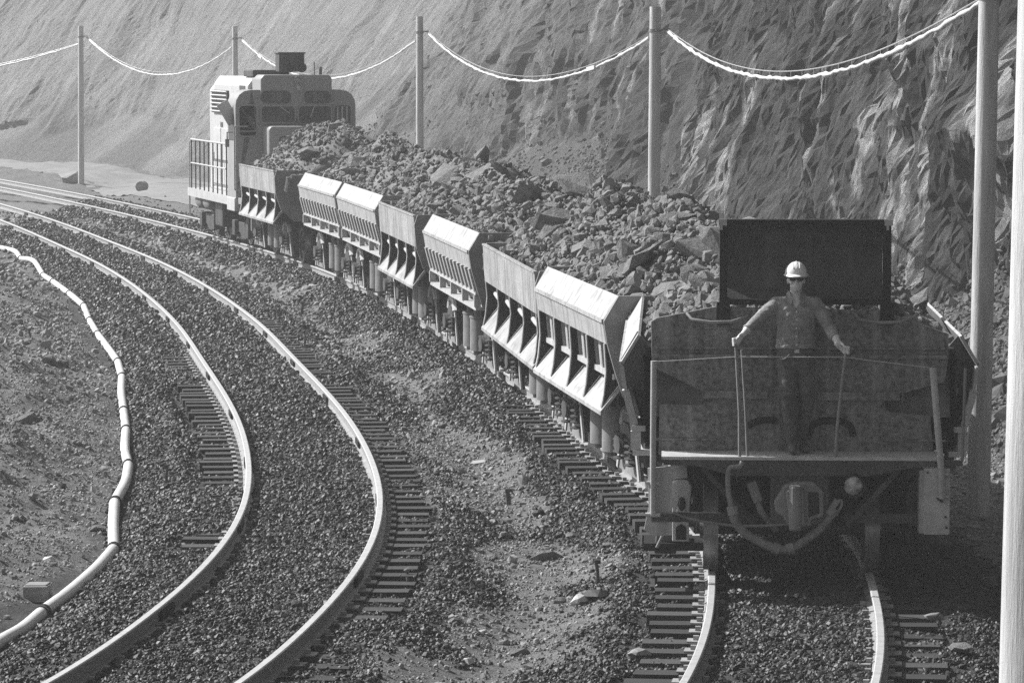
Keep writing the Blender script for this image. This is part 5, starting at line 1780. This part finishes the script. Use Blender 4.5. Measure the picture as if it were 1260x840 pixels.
def lone_rock(px, sx, sz, label, mat=None, seed=0, group=None, z0=-.35):
    p = hit(px[0], px[1])
    o = obj_of(ROCKS[seed % len(ROCKS)], 'rock', None, (p.x, p.y, gz1(p.x, p.y) + sz * .25), (0, 0, seed * 1.3), (sx, sx * .85, sz))
    if mat:
        o.material_slots[0].link = 'OBJECT'; o.material_slots[0].material = MT[mat]
    return tag(o, label, 'rock', group)
lone_rock((86, 224), .55, .55, 'dark rounded rock at the foot of the far left pole', 'greysteel', 2)
lone_rock((36, 520), .16, .15, 'dark boulder half buried in the rubble bank at the left', 'rock', 3, z0=.1)
lone_rock((713, 744), .085, .10, 'pale pointed stone in the dirt strip left of the train sleepers', 'lightsteel', 5)
lone_rock((120, 652), .12, .08, 'flat stone touching the pipe bend at the left', 'rock', 6, z0=-.2)
lone_rock((735, 738), .13, .12, 'dark broken rock at the foot of the lowest stake', 'black', 7)
lone_rock((664, 634), .09, .09, 'black lump of rock in the dirt strip above the lowest stake', 'black', 8)
lone_rock((703, 662), .085, .07, 'dark stone in the dirt strip near the train sleepers', 'darksteel', 9)
lone_rock((675, 688), .19, .10, 'long grey slab of rock in the middle of the dirt strip', 'rock', 10)
lone_rock((1215, 720), .12, .10, 'dark block of rock beside the stout cut-off pole', 'darksteel', 4)
lone_rock((1155, 672), .10, .12, 'dark upright stone under the right-hand step plate', 'black', 1)
lone_rock((1180, 690), .10, .06, 'dark stone on the dirt right of the right-hand step plate', 'black', 11)
for k, (q, sx_, sz_, mt, lab) in enumerate((
    ((640, 805), .11, .07, 'rock', 'wide flat stone low in the middle dirt strip, near the bottom edge'),
    ((575, 815), .07, .05, 'lightsteel', 'small pale stone left of the wide flat one near the bottom edge'),
    ((786, 806), .10, .06, 'greysteel', 'grey stone tucked against the train sleepers at the bottom edge'),
    ((560, 765), .08, .06, 'darksteel', 'dark stone beside the gravel of the empty track, lower middle'),
    ((690, 742), .06, .07, 'rock', 'small upright stone just left of the pale pointed one'),
    ((600, 700), .07, .05, 'rock', 'grey stone alone in the gravel left of the long slab'),
    ((748, 672), .08, .05, 'rock', 'flat grey stone between the lowest stake and the train sleepers'),
    ((622, 660), .09, .06, 'greysteel', 'squarish grey stone below the short thick stake'),
    ((560, 640), .06, .05, 'darksteel', 'small dark stone left of the short thick stake'),
    ((590, 570), .10, .07, 'lightsteel', 'pale boulder half buried above the short thick stake'),
    ((545, 525), .09, .06, 'rock', 'grey stone in the narrow upper part of the dirt strip'),
    ((470, 440), .11, .07, 'rock', 'grey stone beside the tall thin stake below the aprons'),
    ((25, 655), .10, .08, 'rock', 'rough stone on the bank at the left edge, level with the pipe bend'),
    ((60, 690), .08, .06, 'lightsteel', 'pale stone on the bank above the timber block'),
    ((100, 470), .09, .07, 'greysteel', 'grey stone high on the bank left of the pipe'),
    ((75, 600), .08, .06, 'darksteel', 'dark stone in the middle of the rubble bank'),
    ((128, 545), .07, .05, 'rock', 'small stone leaning against the pipe at mid height'),
    ((1195, 650), .10, .07, 'greysteel', 'grey stone on the dirt below the foot of the round pole'),
    ((1120, 720), .10, .08, 'darksteel', 'dark stone in the shade right of the right-hand train rail'),
    ((1150, 760), .09, .06, 'greysteel', 'grey stone right of the sleepers at the lower right'),
    ((1180, 800), .14, .07, 'rock', 'broad stone near the bottom edge beside the cut-off pole'))):
    lone_rock(q, sx_, sz_, lab, mt, k + 3, 'single stones lying about')

# ------------------------------------------------------------------ dusty air: one closed box round the whole place
hz_ = M(); hz_.box((0, 196, 17.0), (560, 480, 40.0))
ho = hz_.obj('haze', [], None)
hm = bpy.data.materials.new('dusty_air'); hm.use_nodes = True
hn = hm.node_tree; hn.nodes.remove(hn.nodes['Principled BSDF'])
pv = hn.nodes.new('ShaderNodeVolumePrincipled'); pv.inputs['Color'].default_value = (.9, .9, .9, 1)
pv.inputs['Density'].default_value = HAZE_D; pv.inputs['Anisotropy'].default_value = .0
hn.links.new(pv.outputs[0], [n for n in hn.nodes if n.type == 'OUTPUT_MATERIAL'][0].inputs['Volume'])
ho.data.materials.append(hm)
tag(ho, 'thin dusty haze hanging in the mine', None, None, 'stuff')
